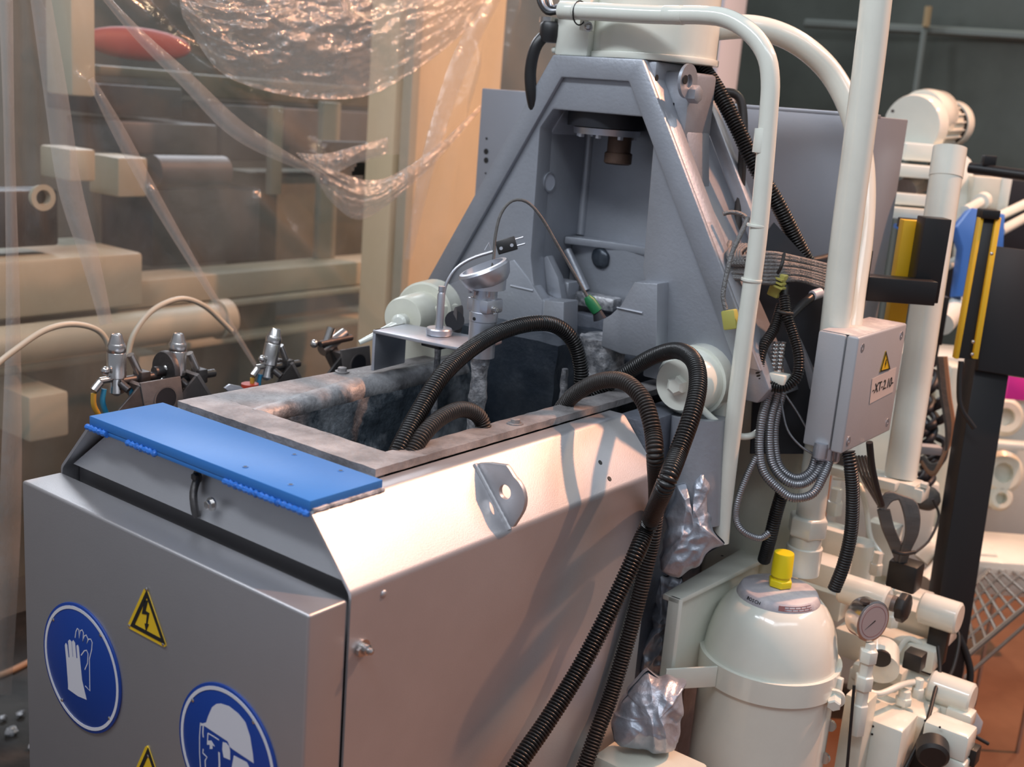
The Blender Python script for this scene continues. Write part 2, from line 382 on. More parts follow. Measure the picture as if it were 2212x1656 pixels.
swag('hanging_swag', [(655, 338), (735, 372), (800, 390), (860, 372), (950, 310), (1042, 222)], [(672, 372), (720, 440), (775, 474), (840, 440), (940, 350), (1043, 232)], .03, 24, 100, 5, .06, .010)
swag('hanging_swag', [(640, 330), (700, 332), (760, 318), (838, 296)], [(655, 350), (712, 375), (770, 352), (838, 330)], .02, 14, 60, 9, .05, .007)

# neighbouring machine standing behind the film
nm = thing('neighbouring_machine', 'beige and dark grey machine seen dimly through the plastic film', 'machine', (-3.4, 2.2, 0))
def slab(name, L, xf, dep, m, bev=.008):               # a box whose +x face is the seen outline
    P = [at(a, b, x=xf) for a, b in L]; ys = [q.y for q in P]; zs = [q.z for q in P]
    return MB().bb(xf-dep, xf, min(ys), max(ys), min(zs), max(zs)).build(name, m, nm, bevel=bev)
slab('column', [(152, -60), (208, 210)], -2.75, .12, 'beige')
slab('control_cabinet', [(-500, 700), (310, 660), (310, 545)], -2.9, .35, 'beige', .012)
slab('cover_plate', [(-40, 412), (128, 530)], -2.95, .1, 'machdark')
slab('block', [(150, 322), (208, 392)], -2.9, .15, 'beige')
slab('block', [(255, 340), (320, 425)], -2.95, .15, 'beige')
slab('frame_panel', [(215, 140), (420, 178)], -3.3, .3, 'macholive')
slab('frame_panel', [(215, 180), (395, 255)], -3.25, .3, 'machdark')
slab('frame_panel', [(260, 262), (470, 335)], -3.2, .3, 'machgrey')
slab('frame_panel', [(430, 160), (840, 235)], -3.35, .3, 'macholive')
slab('frame_panel', [(480, 225), (830, 350)], -3.3, .3, 'machgrey')
slab('frame_panel', [(330, 410), (560, 560)], -3.3, .3, 'machgrey')
slab('frame_panel', [(600, 380), (800, 600)], -3.4, .3, 'macholive')
slab('dark_slab', [(715, 305), (850, 400)], -2.68, .05, 'void')  # black slab put in for the dark seen through the film hole
slab('upright', [(700, 220), (722, 600)], -3.1, .03, 'machpale', .003)
slab('upright', [(590, 230), (608, 420)], -3.15, .03, 'machpale', .003)
slab('base_frame', [(-60, 800), (900, 1000)], -3.35, .2, 'macholive')
slab('lower_cabinet', [(62, 858), (150, 940)], -2.75, .35, 'beige')
slab('lower_cabinet', [(300, 770), (350, 850)], -2.85, .25, 'beige')
P0, P1 = V((-3, .3, 0)), at(840, 560, x=-3.0)
for yy in (.6, 1.5, 2.6): MB().bb(-3.25, -3.05, yy-.08, yy+.08, 0, .95).build('foot_column', 'macholive', nm, bevel=.006)
for nme, dz, h, xx in (('beam', 0, .085, -3.0), ('rail', -.09, .02, -2.98), ('rail', -.21, .022, -2.98)):
    MB().bb(xx-.15, xx, P0.y, P1.y, P1.z+dz-h, P1.z+dz).build(nme, 'beige', nm, bevel=.006)
a, b = at(-400, 790, x=-2.85), at(485, 688, x=-2.85)
MB().cyl(V((a.x, a.y, b.z)), b, .052, n=24).build('round_tie_bar', 'beige', nm)
MB().lathe(b, Y, [(.062, -.03), (.062, .01), (.045, .02)]).build('bar_end_cap', 'beige', nm)
a, b = at(330, 375, x=-2.95), at(482, 370, x=-2.95)
MB().cyl(V((a.x, a.y, b.z)), b, .048, n=20).build('cylinder', 'machgrey', nm)
MB().lathe(at(85, 425, x=-2.8), X, [(.03, 0), (.034, .02), (.02, .02), (.018, 0)]).build('lifting_ring', 'beige', nm)
c = at(300, 95, x=-3.1)
MB().ball(c, (.03, .19, .048), 24).build('oval_plate', 'machred', nm)
p = at(930, 300, x=-2.5)
tag(MB().bb(-2.62, -2.5, at(850, 300, x=-2.5).y, at(1075, 300, x=-2.5).y, 0, 2.6).build('beige_board', 'beigewarm', bevel=.01), 'tall warm beige board standing behind the plastic film', 'board')
p = at(842, 300, x=-2.55)
tag(MB().bb(-2.49, -2.45, p.y-.02, p.y+.015, 0, 2.6).build('board_strut', 'beige', bevel=.004), 'narrow grey-green strut along the edge of the beige board', 'strut')
tag(soft('beige_hose', px([(-150, 1300), (-120, 1050), (-80, 880), (-20, 800), (40, 750), (100, 712), (160, 700), (215, 716), (240, 760), (246, 800)], x=-2.05), .006, 'beigehose'), 'thin beige hose arching low beside the film', 'hose')
tag(soft('beige_hose', px([(275, 770), (290, 720), (330, 670), (390, 645), (440, 660), (480, 695), (500, 715)], x=-2.08), .006, 'beigehose'), 'thin beige hose arching high over the round bar', 'hose')
tag(soft('copper_cable', [at(-260, 1530, z=.006), at(-120, 1500, z=.006), at(-30, 1468, z=.006), at(20, 1450, z=.006), at(70, 1425, z=.006), at(110, 1400, z=.006), at(200, 1340, z=.006)], .009, 'copper'), 'thin copper-coloured cable lying on the dark floor behind the sign-carrying cover', 'cable')
for i, (a, b, s) in enumerate(((25, 1578, .014), (45, 1540, .010), (8, 1548, .008), (70, 1610, .009))):
    c = at(a, b, z=.01); bq = MB().ball(c, (s, s*1.3, s*.8), 8); bq.v = [q+.4*s*V((noise.noise(q*90), noise.noise(q*70), noise.noise(q*80))) for q in bq.v]
    tag(bq.build('dross_crumb', 'dross', ang=20), 'pale crumb of dross lying on the dark floor', 'crumb', 'dross crumbs on the floor')

# ------------------------------------------------------------------ furnace housing
XL, XR, XC = -1.548, -.9175, -1.2328
TL, TR = -1.470, -.996          # inner edges of the chamfers
fh = thing('furnace_housing', 'silver-grey furnace housing with sloping shoulders and a bright blue top plate', 'furnace', (XC, 1.3, 0))
y0, y1 = .938, 1.665
def folded(name, pr, sx):                               # folded sheet, profile in x/z, run along y
    th = .005; n = len(pr); inn = [(x-sx*th*.8, z-th*.5) for x, z in pr]; vs = []; fs = []
    for yy in (y0, y1): vs += [V((x, yy, z)) for x, z in pr]+[V((x, yy, z)) for x, z in inn]
    for i in range(n-1):
        fs += [(i, i+1, 2*n+i+1, 2*n+i), (n+i, 3*n+i, 3*n+i+1, n+i+1), (i, n+i, n+i+1, i+1), (2*n+i, 2*n+i+1, 3*n+i+1, 3*n+i)]
    fs += [(0, 2*n, 3*n, n), (n-1, 2*n-1, 4*n-1, 3*n-1)]
    return MB().add(vs, fs).build(name, 'silver', fh, ang=50)
def rounded(pr, r=.006):                                # soften the fold lines of a profile
    out = [pr[0]]
    for i in range(1, len(pr)-1):
        p, a_, c_ = V(pr[i]), V(pr[i-1]), V(pr[i+1]); da, dc = (a_-p).normalized()*r, (c_-p).normalized()*r
        for t_ in (0, .25, .5, .75, 1): q = (p+da)*(1-t_)**2+p*2*t_*(1-t_)+(p+dc)*t_*t_; out.append((q.x, q.y))
    return out+[pr[-1]]
folded('side_panel', rounded([(XL, .05), (XL, 1.052), (TL, 1.138), (TL+.012, 1.138)]), -1)
folded('side_panel', rounded([(XR, .05), (XR, 1.052), (TR, 1.138), (TR-.030, 1.138)]), 1)
MB().bb(XL+.006, XR-.006, .966, .972, .05, 1.050).build('front_plate', 'cover', fh)
MB().prism([V((XL+.018, .948, 1.058)), V((XR-.018, .948, 1.058)), V((TR-.012, .978, 1.131)), V((TL+.012, .978, 1.131))], Y*.006).build('sloping_plate', 'silver', fh)
MB().bb(XL+.006, XR-.006, y1-.007, y1-.001, .05, .79).build('rear_plate', 'silver', fh)
for a, b, c, d in ((TL, TR, .975, 1.09), (TL, -1.455, 1.09, 1.66), (-1.04, TR-.01, 1.09, 1.66)):
    MB().bb(a, b, c, d, 1.118, 1.126).build('top_deck', 'silver', fh)
bp = MB().bb(-1.470, -.995, .9375, 1.066, 1.136, 1.150).build('top_plate', 'bluepaint', fh, bevel=.0012)
bp['label'] = 'bright blue painted top plate'
MB().bb(-1.470, -.995, .9385, .946, 1.129, 1.136).build('plate_strip', 'bluepaint', fh, bevel=.001)
for a, b in ((188, 232), (275, 338), (485, 600), (600, 668)):
    p, q = at(a, 920+(a-188)*.374, y=.937), at(b, 920+(b-188)*.374, y=.937)
    m = int((q.x-p.x)/.003); pts = [V((p.x+(q.x-p.x)*i/m, .9365, 1.1325)) for i in range(m+1)]
    o = MB().tube(pts, [.0042+.0016*noise.noise(V((i*.7, b, 0)))+.0012*math.sin(i*1.9) for i in range(m+1)], 8).build('weld_bead', 'blueweld', fh)
m = 40; pts = [V((-.9935, .94+.126*i/m, 1.1365)) for i in range(m+1)]
MB().tube(pts, [.0035+.0015*noise.noise(V((i*.6, 3, 0))) for i in range(m+1)], 8).build('weld_bead', 'dross', fh)
hb = None
for a, b in ((530, 1008), (628, 1046), (636, 981), (736, 1016)):
    c = at(a, b, z=1.1503)
    if not hb: hb = MB().ring(circ(c, X, Y, .0042), circ(c, X, Y, .0028), Z*.0006).build('screw_hole', 'bluepaint', fh); hd = MB().prism(circ(c, X, Y, .0029), Z*.0004).build('hole_bore', 'black', hb)
    else: n_ = again(hb, c, fh); again(hd, c, n_)
# cable strap hanging under the blue plate
p = at(428, 1028, y=.962)
cs = soft('earth_strap', [p, p+V((.006, -.012, -.018)), p+V((.016, -.018, -.036)), p+V((.020, -.017, -.050))], .0055, 'iron', fh)
hexbolt('bolt', p+V((.0, 0, 0)), -Y, .006, .008, 'iron', fh); hexbolt('bolt', at(458, 1088, y=.947), -Y, .0065, .009, 'steel', fh)
# lifting lug on the shoulder
LY = 1.255
a = V((-.991, LY, 1.134)); b = V((-.919, LY, 1.054)); nn = V((.73, 0, .68)); dd = (b-a).normalized()
L = (b-a).length
outl = [a, a+dd*L*.10+nn*.022, a+dd*L*.28+nn*.050]
outl += [a+dd*L*.62+nn*.022+(dd*math.sin(t)+nn*math.cos(t))*.034 for t in (-.5, -.2, .1, .4, .7, 1.0, 1.3)]
outl += [b+nn*.006, b]
hc = a+dd*L*.55+nn*.024
lug = MB(); n = len(outl)
N_ = 36
def raycast(poly, c, ang):
    dv = dd*math.cos(ang)+nn*math.sin(ang); best = None
    for i in range(len(poly)):
        p, q = poly[i]-c, poly[(i+1) % len(poly)]-c
        p2, q2, d2 = V((p.dot(dd), p.dot(nn))), V((q.dot(dd), q.dot(nn))), V((math.cos(ang), math.sin(ang)))
        e = q2-p2; den = d2.x*e.y-d2.y*e.x
        if abs(den) < 1e-12: continue
        t = (p2.x*e.y-p2.y*e.x)/den; s = (p2.x*d2.y-p2.y*d2.x)/den
        if t > 0 and -1e-6 <= s <= 1+1e-6 and (best is None or t < best): best = t
    return c+dv*best
O = [raycast(outl, hc, 2*math.pi*i/N_) for i in range(N_)]; I = [hc+(dd*math.cos(2*math.pi*i/N_)+nn*math.sin(2*math.pi*i/N_))*.0105 for i in range(N_)]
MB().ring(O, I, Y*.008).build('lifting_lug', 'silver', fh, bevel=.0008)
pts = [a+dd*(L*i/30)+Y*-.001 for i in range(31)]
MB().tube(pts, [.0035+.0012*noise.noise(V((i*.8, 1, 0))) for i in range(31)], 8).build('lug_weld', 'silver', fh)
for a_, b_ in ((1296, 999), (1316, 1034)):
    v = FWD + RGT*((a_-1106)/FPX) - UPV*((b_-828)/FPX); nrm = V((.088, 0, .0825)).normalized(); t_ = ((V((-1.0, 0, 1.14))-CAM).dot(nrm))/v.dot(nrm); c = CAM+v*t_
    MB().prism(circ(c+nrm*.0006, Y, nrm.cross(Y), .0042, 16), nrm*.0006).build('drilled_hole', 'black', fh)
MB().ball(at(829, 1282, x=XR), (.003, .0055, .0055), 14).build('rivet', 'silver', fh)
c = at(782, 1398, x=XR)
MB().lathe(c, X, [(.0115, 0), (.0115, .003), (.007, .003), (.007, .011), (.0045, .012), (.0045, .017), (.002, .019)], 20).build('fixing_stud', 'steel', fh)
MB().lathe(c+V((.0035, -.008, -.0005)), X, [(.006, 0), (.0062, .004)], 6).build('stud_nut', 'steel', fh)

# ------------------------------------------------------------------ sign-carrying front cover
CF, CB, CT = .872, .936, 1.0438
fc = thing('front_cover', 'grey sheet metal front cover carrying blue safety signs and yellow triangles', 'cover', (XC, .9, 0))
MB().bb(-1.5445, -.9205, CF, CB, .03, CT).build('cover_shell', 'cover', fc, bevel=.004, seg=4)
def S(a, b, e=0.): return at(a, b, y=CF-e)
def decal(name, L, m, parent, e=.003, th=.0006): return MB().prism([S(a, b, e) for a, b in L], Y*th).build(name, m, parent)
def stroke(name, L, wd, m, parent, e=.003):             # flat printed line
    b = MB(); P = [S(a, c, e) for a, c in L]; vs = []; fs = []
    for i, p in enumerate(P):
        d_ = (P[min(i+1, len(P)-1)]-P[max(i-1, 0)]).normalized(); n_ = V((-d_.z, 0, d_.x))*wd/2
        vs += [p+n_, p-n_, p+n_+Y*.0005, p-n_+Y*.0005]
        if i: k = 4*i; fs += [(k-4, k-3, k+1, k), (k-2, k+2, k+3, k-1), (k-4, k, k+2, k-2), (k-3, k-1, k+3, k+1)]
    return b.add(vs, fs).build(name, m, parent)
gc = S(178, 1441); SR = .0985
def roundsign(name, c):
    s = MB().prism(circ(c-Y*.0028, X, Z, SR, 64), Y*.0028).build(name, 'signblue', fc, bevel=.0006)
    MB().ring(circ(c-Y*.0034, X, Z, SR*.955, 64), circ(c-Y*.0034, X, Z, SR*.905, 64), Y*.0007).build('white_border', 'signwhite', s)
    rv = None
    for a_ in (.95, 2.5, 4.1, 5.65):
        q = c+X*(SR*.89*math.cos(a_))+Z*(SR*.89*math.sin(a_))-Y*.003
        if rv is None: rv = MB().ball(q, (.0028, .0015, .0028), 10).build('rivet', 'steel', s)
        else: again(rv, q, s)
    return s
gs = roundsign('glove_sign', gc); gs['label'] = 'round blue sign with a white pair of gloves'
decal('solid_glove', [(140, 1393), (142, 1388), (145, 1393), (148, 1419), (150, 1420), (147, 1384), (150, 1381), (154, 1385), (157, 1418), (158, 1418), (155, 1386), (158, 1382), (162, 1388), (165, 1421), (167, 1421), (165, 1394), (168, 1392), (170, 1397), (177, 1468), (187, 1511), (168, 1503), (147, 1488), (147, 1478), (143, 1424)], 'signwhite', gs)
stroke('outline_glove', [(162, 1377), (164, 1363), (167, 1357), (170, 1359), (171, 1378), (173, 1362), (177, 1360), (180, 1366), (179, 1386), (182, 1373), (186, 1371), (190, 1380), (187, 1389), (191, 1380), (196, 1380), (199, 1387), (198, 1402), (193, 1423), (194, 1492), (184, 1481)], .0017, 'signwhite', gs)
stroke('outline_thumb', [(175, 1415), (182, 1405), (187, 1404), (190, 1412), (189, 1432), (183, 1446)], .0017, 'signwhite', gs)
hs_c = gc+(S(455, 1478)-S(145, 1305)); hs_c.y = CF
hs = roundsign('face_shield_sign', hs_c); hs['label'] = 'round blue sign with a white helmet and face shield'
decal('helmet', [(432, 1560), (437, 1562), (445, 1560), (450, 1545), (458, 1527), (467, 1520), (477, 1519), (495, 1525), (515, 1541), (530, 1560), (540, 1590), (546, 1628), (548, 1648), (503, 1618), (496, 1612), (492, 1601), (441, 1567), (434, 1567)], 'signwhite', hs)
stroke('visor_edge', [(433, 1561), (431, 1590), (431, 1625), (433, 1660), (436, 1690)], .0016, 'signwhite', hs)
stroke('visor_bracket', [(439, 1566), (438, 1582), (439, 1592)], .0022, 'signwhite', hs)
stroke('eyebrow', [(449, 1583), (461, 1590), (473, 1598)], .0016, 'signwhite', hs)
decal('eye', [(448, 1583), (450, 1585), (449, 1599), (456, 1599), (464, 1612), (459, 1609), (459, 1617), (453, 1617), (453, 1608), (447, 1608)], 'signwhite', hs)
decal('ear', [(481, 1602), (488, 1604), (495, 1612), (497, 1622), (497, 1641), (483, 1635), (480, 1618)], 'signwhite', hs)
stroke('nose_line', [(439, 1617), (438, 1626), (447, 1635), (443, 1642), (444, 1670)], .0020, 'signwhite', hs)
stroke('cheek_line', [(473, 1624), (474, 1650), (472, 1690)], .0032, 'signwhite', hs)
decal('nape', [(505, 1631), (533, 1646), (538, 1656), (538, 1700), (498, 1700), (500, 1660)], 'signwhite', hs)
def tri(c, h, s): return [c+Z*h*s*.62, c+V((.577*h*s, 0, -.38*h*s)), c+V((-.577*h*s, 0, -.38*h*s))]
def corner(P, r):
    out = []
    for i in range(3):
        p, a_, b_ = P[i], P[i-1], P[(i+1) % 3]; da, db = (a_-p).normalized()*r, (b_-p).normalized()*r
        out += [p+da, p+(da+db)*.30, p+db]
    return out
TRI = [(316, 1265), (362, 1399), (276, 1353)]
ws = MB().prism(corner([S(a, b) for a, b in TRI], .006), -Y*.002).build('warning_triangle', 'yellow', fc); ws['label'] = 'yellow high voltage warning triangle'
def shrink(L, k):
    cx, cy = sum(a for a, b in L)/3, sum(b for a, b in L)/3; return [(cx+(a-cx)*k, cy+(b-cy)*k) for a, b in L]
MB().ring([S(a, b, .0027) for a, b in shrink(TRI, .88)], [S(a, b, .0027) for a, b in shrink(TRI, .66)], Y*.0007).build('black_border', 'black', ws)
decal('lightning_arrow', [(312, 1296), (319, 1297), (314, 1319), (322, 1324), (318, 1347), (321, 1348), (315, 1363), (312, 1346), (315, 1347), (317, 1327), (306, 1325)], 'black', ws, .0027)
for a, b in ((316, 1272), (279, 1351), (352, 1391)): MB().ball(S(a, b, .002), (.0027, .0014, .0027), 10).build('rivet', 'steel', ws)
TRI2 = [(319, 1605), (365, 1742), (279, 1696)]
w2 = MB().prism(corner([S(a, b) for a, b in TRI2], .006), -Y*.002).build('warning_triangle', 'yellow', fc); w2['label'] = 'second yellow warning triangle, lower on the cover'
MB().ring([S(a, b, .0027) for a, b in shrink(TRI2, .88)], [S(a, b, .0027) for a, b in shrink(TRI2, .66)], Y*.0007).build('black_border', 'black', w2)
MB().ball(S(320, 1632, .002), (.0027, .0014, .0027), 10).build('rivet', 'steel', w2)

# ------------------------------------------------------------------ melting pot
mp = thing('melting_pot', 'crusted dark iron melting pot with a wide scaled rim set in the furnace', 'melting pot', (-1.22, 1.45, .75))
OX0, OX1, OY0, OY1, IX0, IX1, IY0, IY1 = -1.463, -1.030, 1.088, 1.95, -1.352, -1.076, 1.154, 1.86
def rough(b, amp, sc, keepz=None):
    b.v = [q+amp*V((noise.noise(q*sc), noise.noise(q*sc+V((9, 0, 0))), noise.noise(q*sc+V((0, 9, 0))))) for q in b.v]; return b
def gridbox(b, x0, x1, y0_, y1_, z0, z1, st=.012):         # closed box with gridded faces
    def face(o, u, v, lu, lv):
        nu, nv = max(1, int(lu/st)), max(1, int(lv/st)); vs = [o+u*(lu*i/nu)+v*(lv*j/nv) for j in range(nv+1) for i in range(nu+1)]
        b.add(vs, [(j*(nu+1)+i, j*(nu+1)+i+1, (j+1)*(nu+1)+i+1, (j+1)*(nu+1)+i) for j in range(nv) for i in range(nu)])
    A = V((x0, y0_, z0)); B = V((x1, y1_, z1)); dx, dy, dz = x1-x0, y1_-y0_, z1-z0
    face(A, X, Y, dx, dy); face(A+Z*dz, X, Y, dx, dy); face(A, X, Z, dx, dz); face(A+Y*dy, X, Z, dx, dz); face(A, Y, Z, dy, dz); face(A+X*dx, Y, Z, dy, dz)
    return b
for nme, (a, b_, c, d_) in (('rim_bar', (OX0, OX1, OY0, IY0)), ('rim_bar', (IX1, OX1, IY0, OY1))):
    rough(gridbox(MB(), a, b_, c, d_, 1.139, 1.1505), .0009, 60).build(nme, 'rim', mp, ang=40)
# left rim narrows towards the rear, its inner edge rolled over
MB().prism([V((OX0, IY0, 1.1505)), V((IX0, IY0, 1.1505)), V((-1.372, 1.26, 1.1503)), V((-1.405, 1.42, 1.1500)), V((-1.425, 1.62, 1.1495)), V((-1.432, OY1, 1.149)), V((OX0, OY1, 1.149))], -Z*.0115).build('rim_bar', 'rim', mp)
pts = smooth([V((IX0-.004, IY0-.004, 1.1325)), V((-1.372, 1.26, 1.130)), V((-1.400, 1.42, 1.124)), V((-1.415, 1.62, 1.120)), V((-1.42, 1.86, 1.118))], .01)
rough(MB().tube(pts, [.0185+.012*min(1, i/30) for i in range(len(pts))], 24), .0018, 30).build('rolled_lip', 'lip', mp, ang=60)
pts = [V((IX0-.01+i*.01, IY0-.003, 1.136)) for i in range(30)]
rough(MB().tube(pts, .014, 16), .0018, 40).build('rolled_lip', 'lip', mp, ang=60)
def wallgrid(name, o, u, v, lu, lv, m, amp=.006, st=.010):
    nu, nv = int(lu/st), int(lv/st); nrm = u.cross(v).normalized(); vs = []
    for j in range(nv+1):
        for i in range(nu+1):
            q = o+u*(lu*i/nu)+v*(lv*j/nv); vs.append(q+nrm*amp*(noise.noise(q*22)+.6*noise.noise(q*60)))
    b = MB().add(vs, [(j*(nu+1)+i, j*(nu+1)+i+1, (j+1)*(nu+1)+i+1, (j+1)*(nu+1)+i) for j in range(nv) for i in range(nu)])
    return b.build(name, m, mp, ang=60)
dn = (Z*-1+X*.12).normalized()
wallgrid('inner_wall', V((IX0+.014, IY0, 1.13)), V((-.045, .706, 0)).normalized(), dn, IY1-IY0, .36, 'pot', .008)
wallgrid('inner_wall', V((IX1, IY0, 1.142)), Y, -Z, IY1-IY0, .36, 'pot', .004)
wallgrid('inner_wall', V((IX0-.02, IY0, 1.142)), X, (-Z+Y*.1).normalized(), IX1-IX0, .36, 'pot', .006)
wallgrid('inner_wall', V((IX0, IY1, 1.142)), X, -Z, IX1-IX0, .36, 'sootwall', .004)
wallgrid('metal_surface', V((IX0-.07, IY0, .80)), X, Y, .38, .72, 'dross', .004)
hexbolt('rim_bolt', at(1113, 915, z=1.1505), Z, .0085, .008, 'rim', mp); hexbolt('rim_bolt', at(739, 803, z=1.1505), Z, .0085, .008, 'rim', mp)
# gooseneck casting standing in the rear of the pot
gn = thing('gooseneck', 'blue-black sooty gooseneck casting standing in the rear of the pot', 'gooseneck', (-1.3, 1.8, .8))
b = gridbox(MB(), -1.42, -1.185, 1.72, 1.95, .80, 1.215, .015); rough(b, .004, 30).build('body', 'sootwall', gn, ang=50)
p0_ = at(1220, 770, y=1.70); rough(MB().tube([V((p0_.x, 1.705, .82+i*.01)) for i in range(37)], .0065, 8), .002, 60).build('crusted_edge', 'dross', gn)
c = at(1300, 765, y=1.84); rough(MB().tube([V((c.x, c.y, 1.02+i*.012)) for i in range(18)], .045, 20), .004, 50).build('neck', 'dross', gn)

# ------------------------------------------------------------------ A-shaped injection frame
FY = 1.83
af = thing('injection_frame', 'grey painted A-shaped cast injection frame rising over the melting pot', 'frame', (XC, 1.95, .6))
def F(x, z, y=FY): return V((x, y, z))
zt, sl = 1.737, .592
def ox(z, side): return XC+side*(.099+sl*(zt-z))
def lipx(z, side): return XC+side*(.099+sl*(zt-z)-.028-.02)
# front web: closed loop with the opening below open, as two legs and a head
zi = 1.637
ZB = 1.165
def leg(side, y_a, y_b, inner):                          # inner: opening edge from top to bottom
    outer = [F(ox(zt, side), zt, y_a), F(ox(1.45, side), 1.45, y_a), F(ox(ZB+.03, side), ZB+.03, y_a), F(ox(ZB+.03, side)-side*.02, ZB, y_a)]
    loop = [F(XC, zt, y_a)]+outer+[F(x, z, y_a) for x, z in inner[::-1]]+[F(XC, zi, y_a)]
    return loop
innL = [(-1.328, zi), (-1.355, 1.600), (-1.352, 1.352), (-1.335, 1.275), (-1.30, 1.268), (-1.30, ZB)]
innR = [(-1.126, zi), (-1.100, 1.595), (-1.094, 1.36), (-1.07, 1.30), (-1.07, ZB)]
def sidepts(side): return [F(ox(zt, side), zt, FY+.010), F(ox(1.45, side), 1.45, FY+.010), F(ox(ZB+.03, side), ZB+.03, FY+.010), F(ox(ZB+.03, side)-side*.02, ZB, FY+.010)]
MB().prism(sidepts(-1)+[F(x, z, FY+.010) for x, z in innL[::-1]]+[F(x, z, FY+.010) for x, z in innR]+sidepts(1)[::-1], Y*.045).build('front_web', 'cast', af, bevel=.004, seg=2)
# raised outer border
zl = 1.697; zb0 = ZB+.06
lo = [F(ox(zt, -1), zt), F(ox(zb0, -1), zb0), F(lipx(zb0, -1), zb0), F(lipx(zl, -1), zl), F(lipx(zl, 1), zl), F(lipx(zb0, 1), zb0), F(ox(zb0, 1), zb0), F(ox(zt, 1), zt)]
MB().prism(lo, Y*.012).build('raised_border', 'cast', af, bevel=.003, seg=2)
# sloping outer flanks
for side in (-1, 1):
    q = [F(ox(zt, side), zt, FY+.05), F(ox(zt, side)-side*.03, zt, FY+.05), F(ox(ZB, side)-side*.03, ZB, FY+.05), F(ox(ZB, side), ZB, FY+.05)]
    q2 = [p+V((-side*.034, 0, 0)) for p in q]
    MB().prism(q2, Y*.16).build('flank', 'cast', af, bevel=.004)
    q3 = [p+V((side*.004, .14, 0)) for p in q]
    MB().prism(q3, Y*.03).build('rear_flange', 'cast', af, bevel=.004)
MB().bb(XC-.11, XC+.118, FY+.02, 2.04, 1.665, 1.736).build('head_block', 'cast', af, bevel=.006)
# boss on the right shoulder with pipe port
b0 = at(1478, 190, x=-1.065)
MB().bb(-1.14, -1.062, FY+.055, 1.985, 1.60, 1.722).build('shoulder_block', 'cast', af, bevel=.008)
MB().prism([V((-1.062, FY+.06, 1.62)), V((-1.062, 1.98, 1.62)), V((-1.035, 1.96, 1.50)), V((-1.035, FY+.08, 1.50))], V((-.06, 0, 0))).build('shoulder_rib', 'cast', af, bevel=.006)
MB().lathe(at(1482, 175, x=-1.062), X, [(.030, 0), (.030, .006), (.012, .006), (.012, .001)]).build('port_boss', 'cast', af)
MB().prism(circ(at(1480, 172, x=-1.0545), Y, Z, .008, 16), X*.001).build('port_hole', 'black', af)
MB().prism(circ(at(1418, 168, x=-1.061), Y, Z, .0055, 16), X*.001).build('port_hole', 'black', af)
MB().lathe(at(1490, 203, x=-1.06), X, [(.016, 0), (.016, .018), (.012, .02)], 6).build('pipe_union', 'cast', af)
# inner walls of the opening
YB = 2.01
MB().bb(-1.370, -1.355, FY+.05, YB, 1.27, 1.655).build('inner_side', 'castdark' if 0 else 'cast', af, bevel=.002)
MB().bb(-1.105, -1.090, FY+.05, YB, 1.30, 1.655).build('inner_side', 'cast', af, bevel=.002)
MB().bb(-1.37, -1.09, YB, YB+.02, 1.15, 1.66).build('inner_back', 'cast', af)
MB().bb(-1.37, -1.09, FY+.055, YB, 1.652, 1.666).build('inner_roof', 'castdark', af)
MB().ring(circ(at(1186, 393, x=-1.3545), Y, Z, .020, 24), circ(at(1186, 393, x=-1.3545), Y, Z, .0165, 24), X*.003).build('side_port', 'cast', af)
MB().prism(circ(at(1186, 393, x=-1.3545), Y, Z, .0165, 24), X*.001).build('port_hole', 'walllilac', af)
for xx in (-1.352, -1.108): MB().cyl(V((xx, YB-.001, 1.388)), V((xx, YB-.001, 1.65)), .010, n=12).build('corner_weld', 'cast', af)
arc = [V((-1.354+.255*i/12, 1.955-.055*math.sin(math.pi*i/12)*0+.03*math.sin(math.pi*i/12), 1.3855)) for i in range(13)]
lo = arc+[V((-1.099, YB, 1.3855)), V((-1.354, YB, 1.3855))]
MB().prism(lo, Z*-.015).build('ledge', 'cast', af, bevel=.002)
# lower throat below the ledge
MB().bb(-1.354, -1.098, 1.985, YB, 1.19, 1.372).build('throat_wall', 'cast', af)
c = at(1298, 558, y=1.984)
rough(MB().ball(c, (.022, .010, .022), 20), .003, 90).build('soot_hole', 'sootwall', af)
MB().tube(px([(1225, 540), (1246, 585), (1266, 628)], y=1.965), .009, 12).build('diagonal_rib', 'cast', af)
p = at(1208, 610, y=1.90)
MB().prism(px([(1137, 570), (1180, 640), (1215, 652), (1205, 600), (1182, 552)], y=1.885), Y*.02).build('throat_cheek', 'cast', af, bevel=.002)
MB().box(at(1215, 630, y=1.93), (.055, .04, .05)).build('guide_block', 'cast', af, bevel=.004)
MB().box(at(1290, 650, y=1.955), (.10, .035, .028)).build('crusted_sill', 'dross', af, bevel=.006)
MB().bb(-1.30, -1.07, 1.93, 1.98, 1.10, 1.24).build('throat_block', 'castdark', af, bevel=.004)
# bearing pads at the feet
def pad(L, yf, dep): return MB().prism(px(L, y=yf), Y*dep).build('bearing_pad', 'cast', af, bevel=.003)
pad([(1370, 608), (1420, 612), (1418, 778), (1340, 764), (1298, 748), (1302, 690), (1318, 680), (1340, 660)], 1.800, .05)
pad([(1176, 648), (1218, 652), (1216, 745), (1170, 745), (1172, 690)], 1.805, .05)
MB().tube(px([(1333, 664), (1388, 676)], y=1.799), .0022, 8).build('weld_seam', 'alu', af)
MB().tube(px([(1103, 617), (1152, 628)], y=1.838), .0022, 8).build('weld_seam', 'alu', af)
pad([(900, 640), (1110, 560), (1140, 600), (1172, 650), (1168, 760), (950, 760)], 1.838, .03)
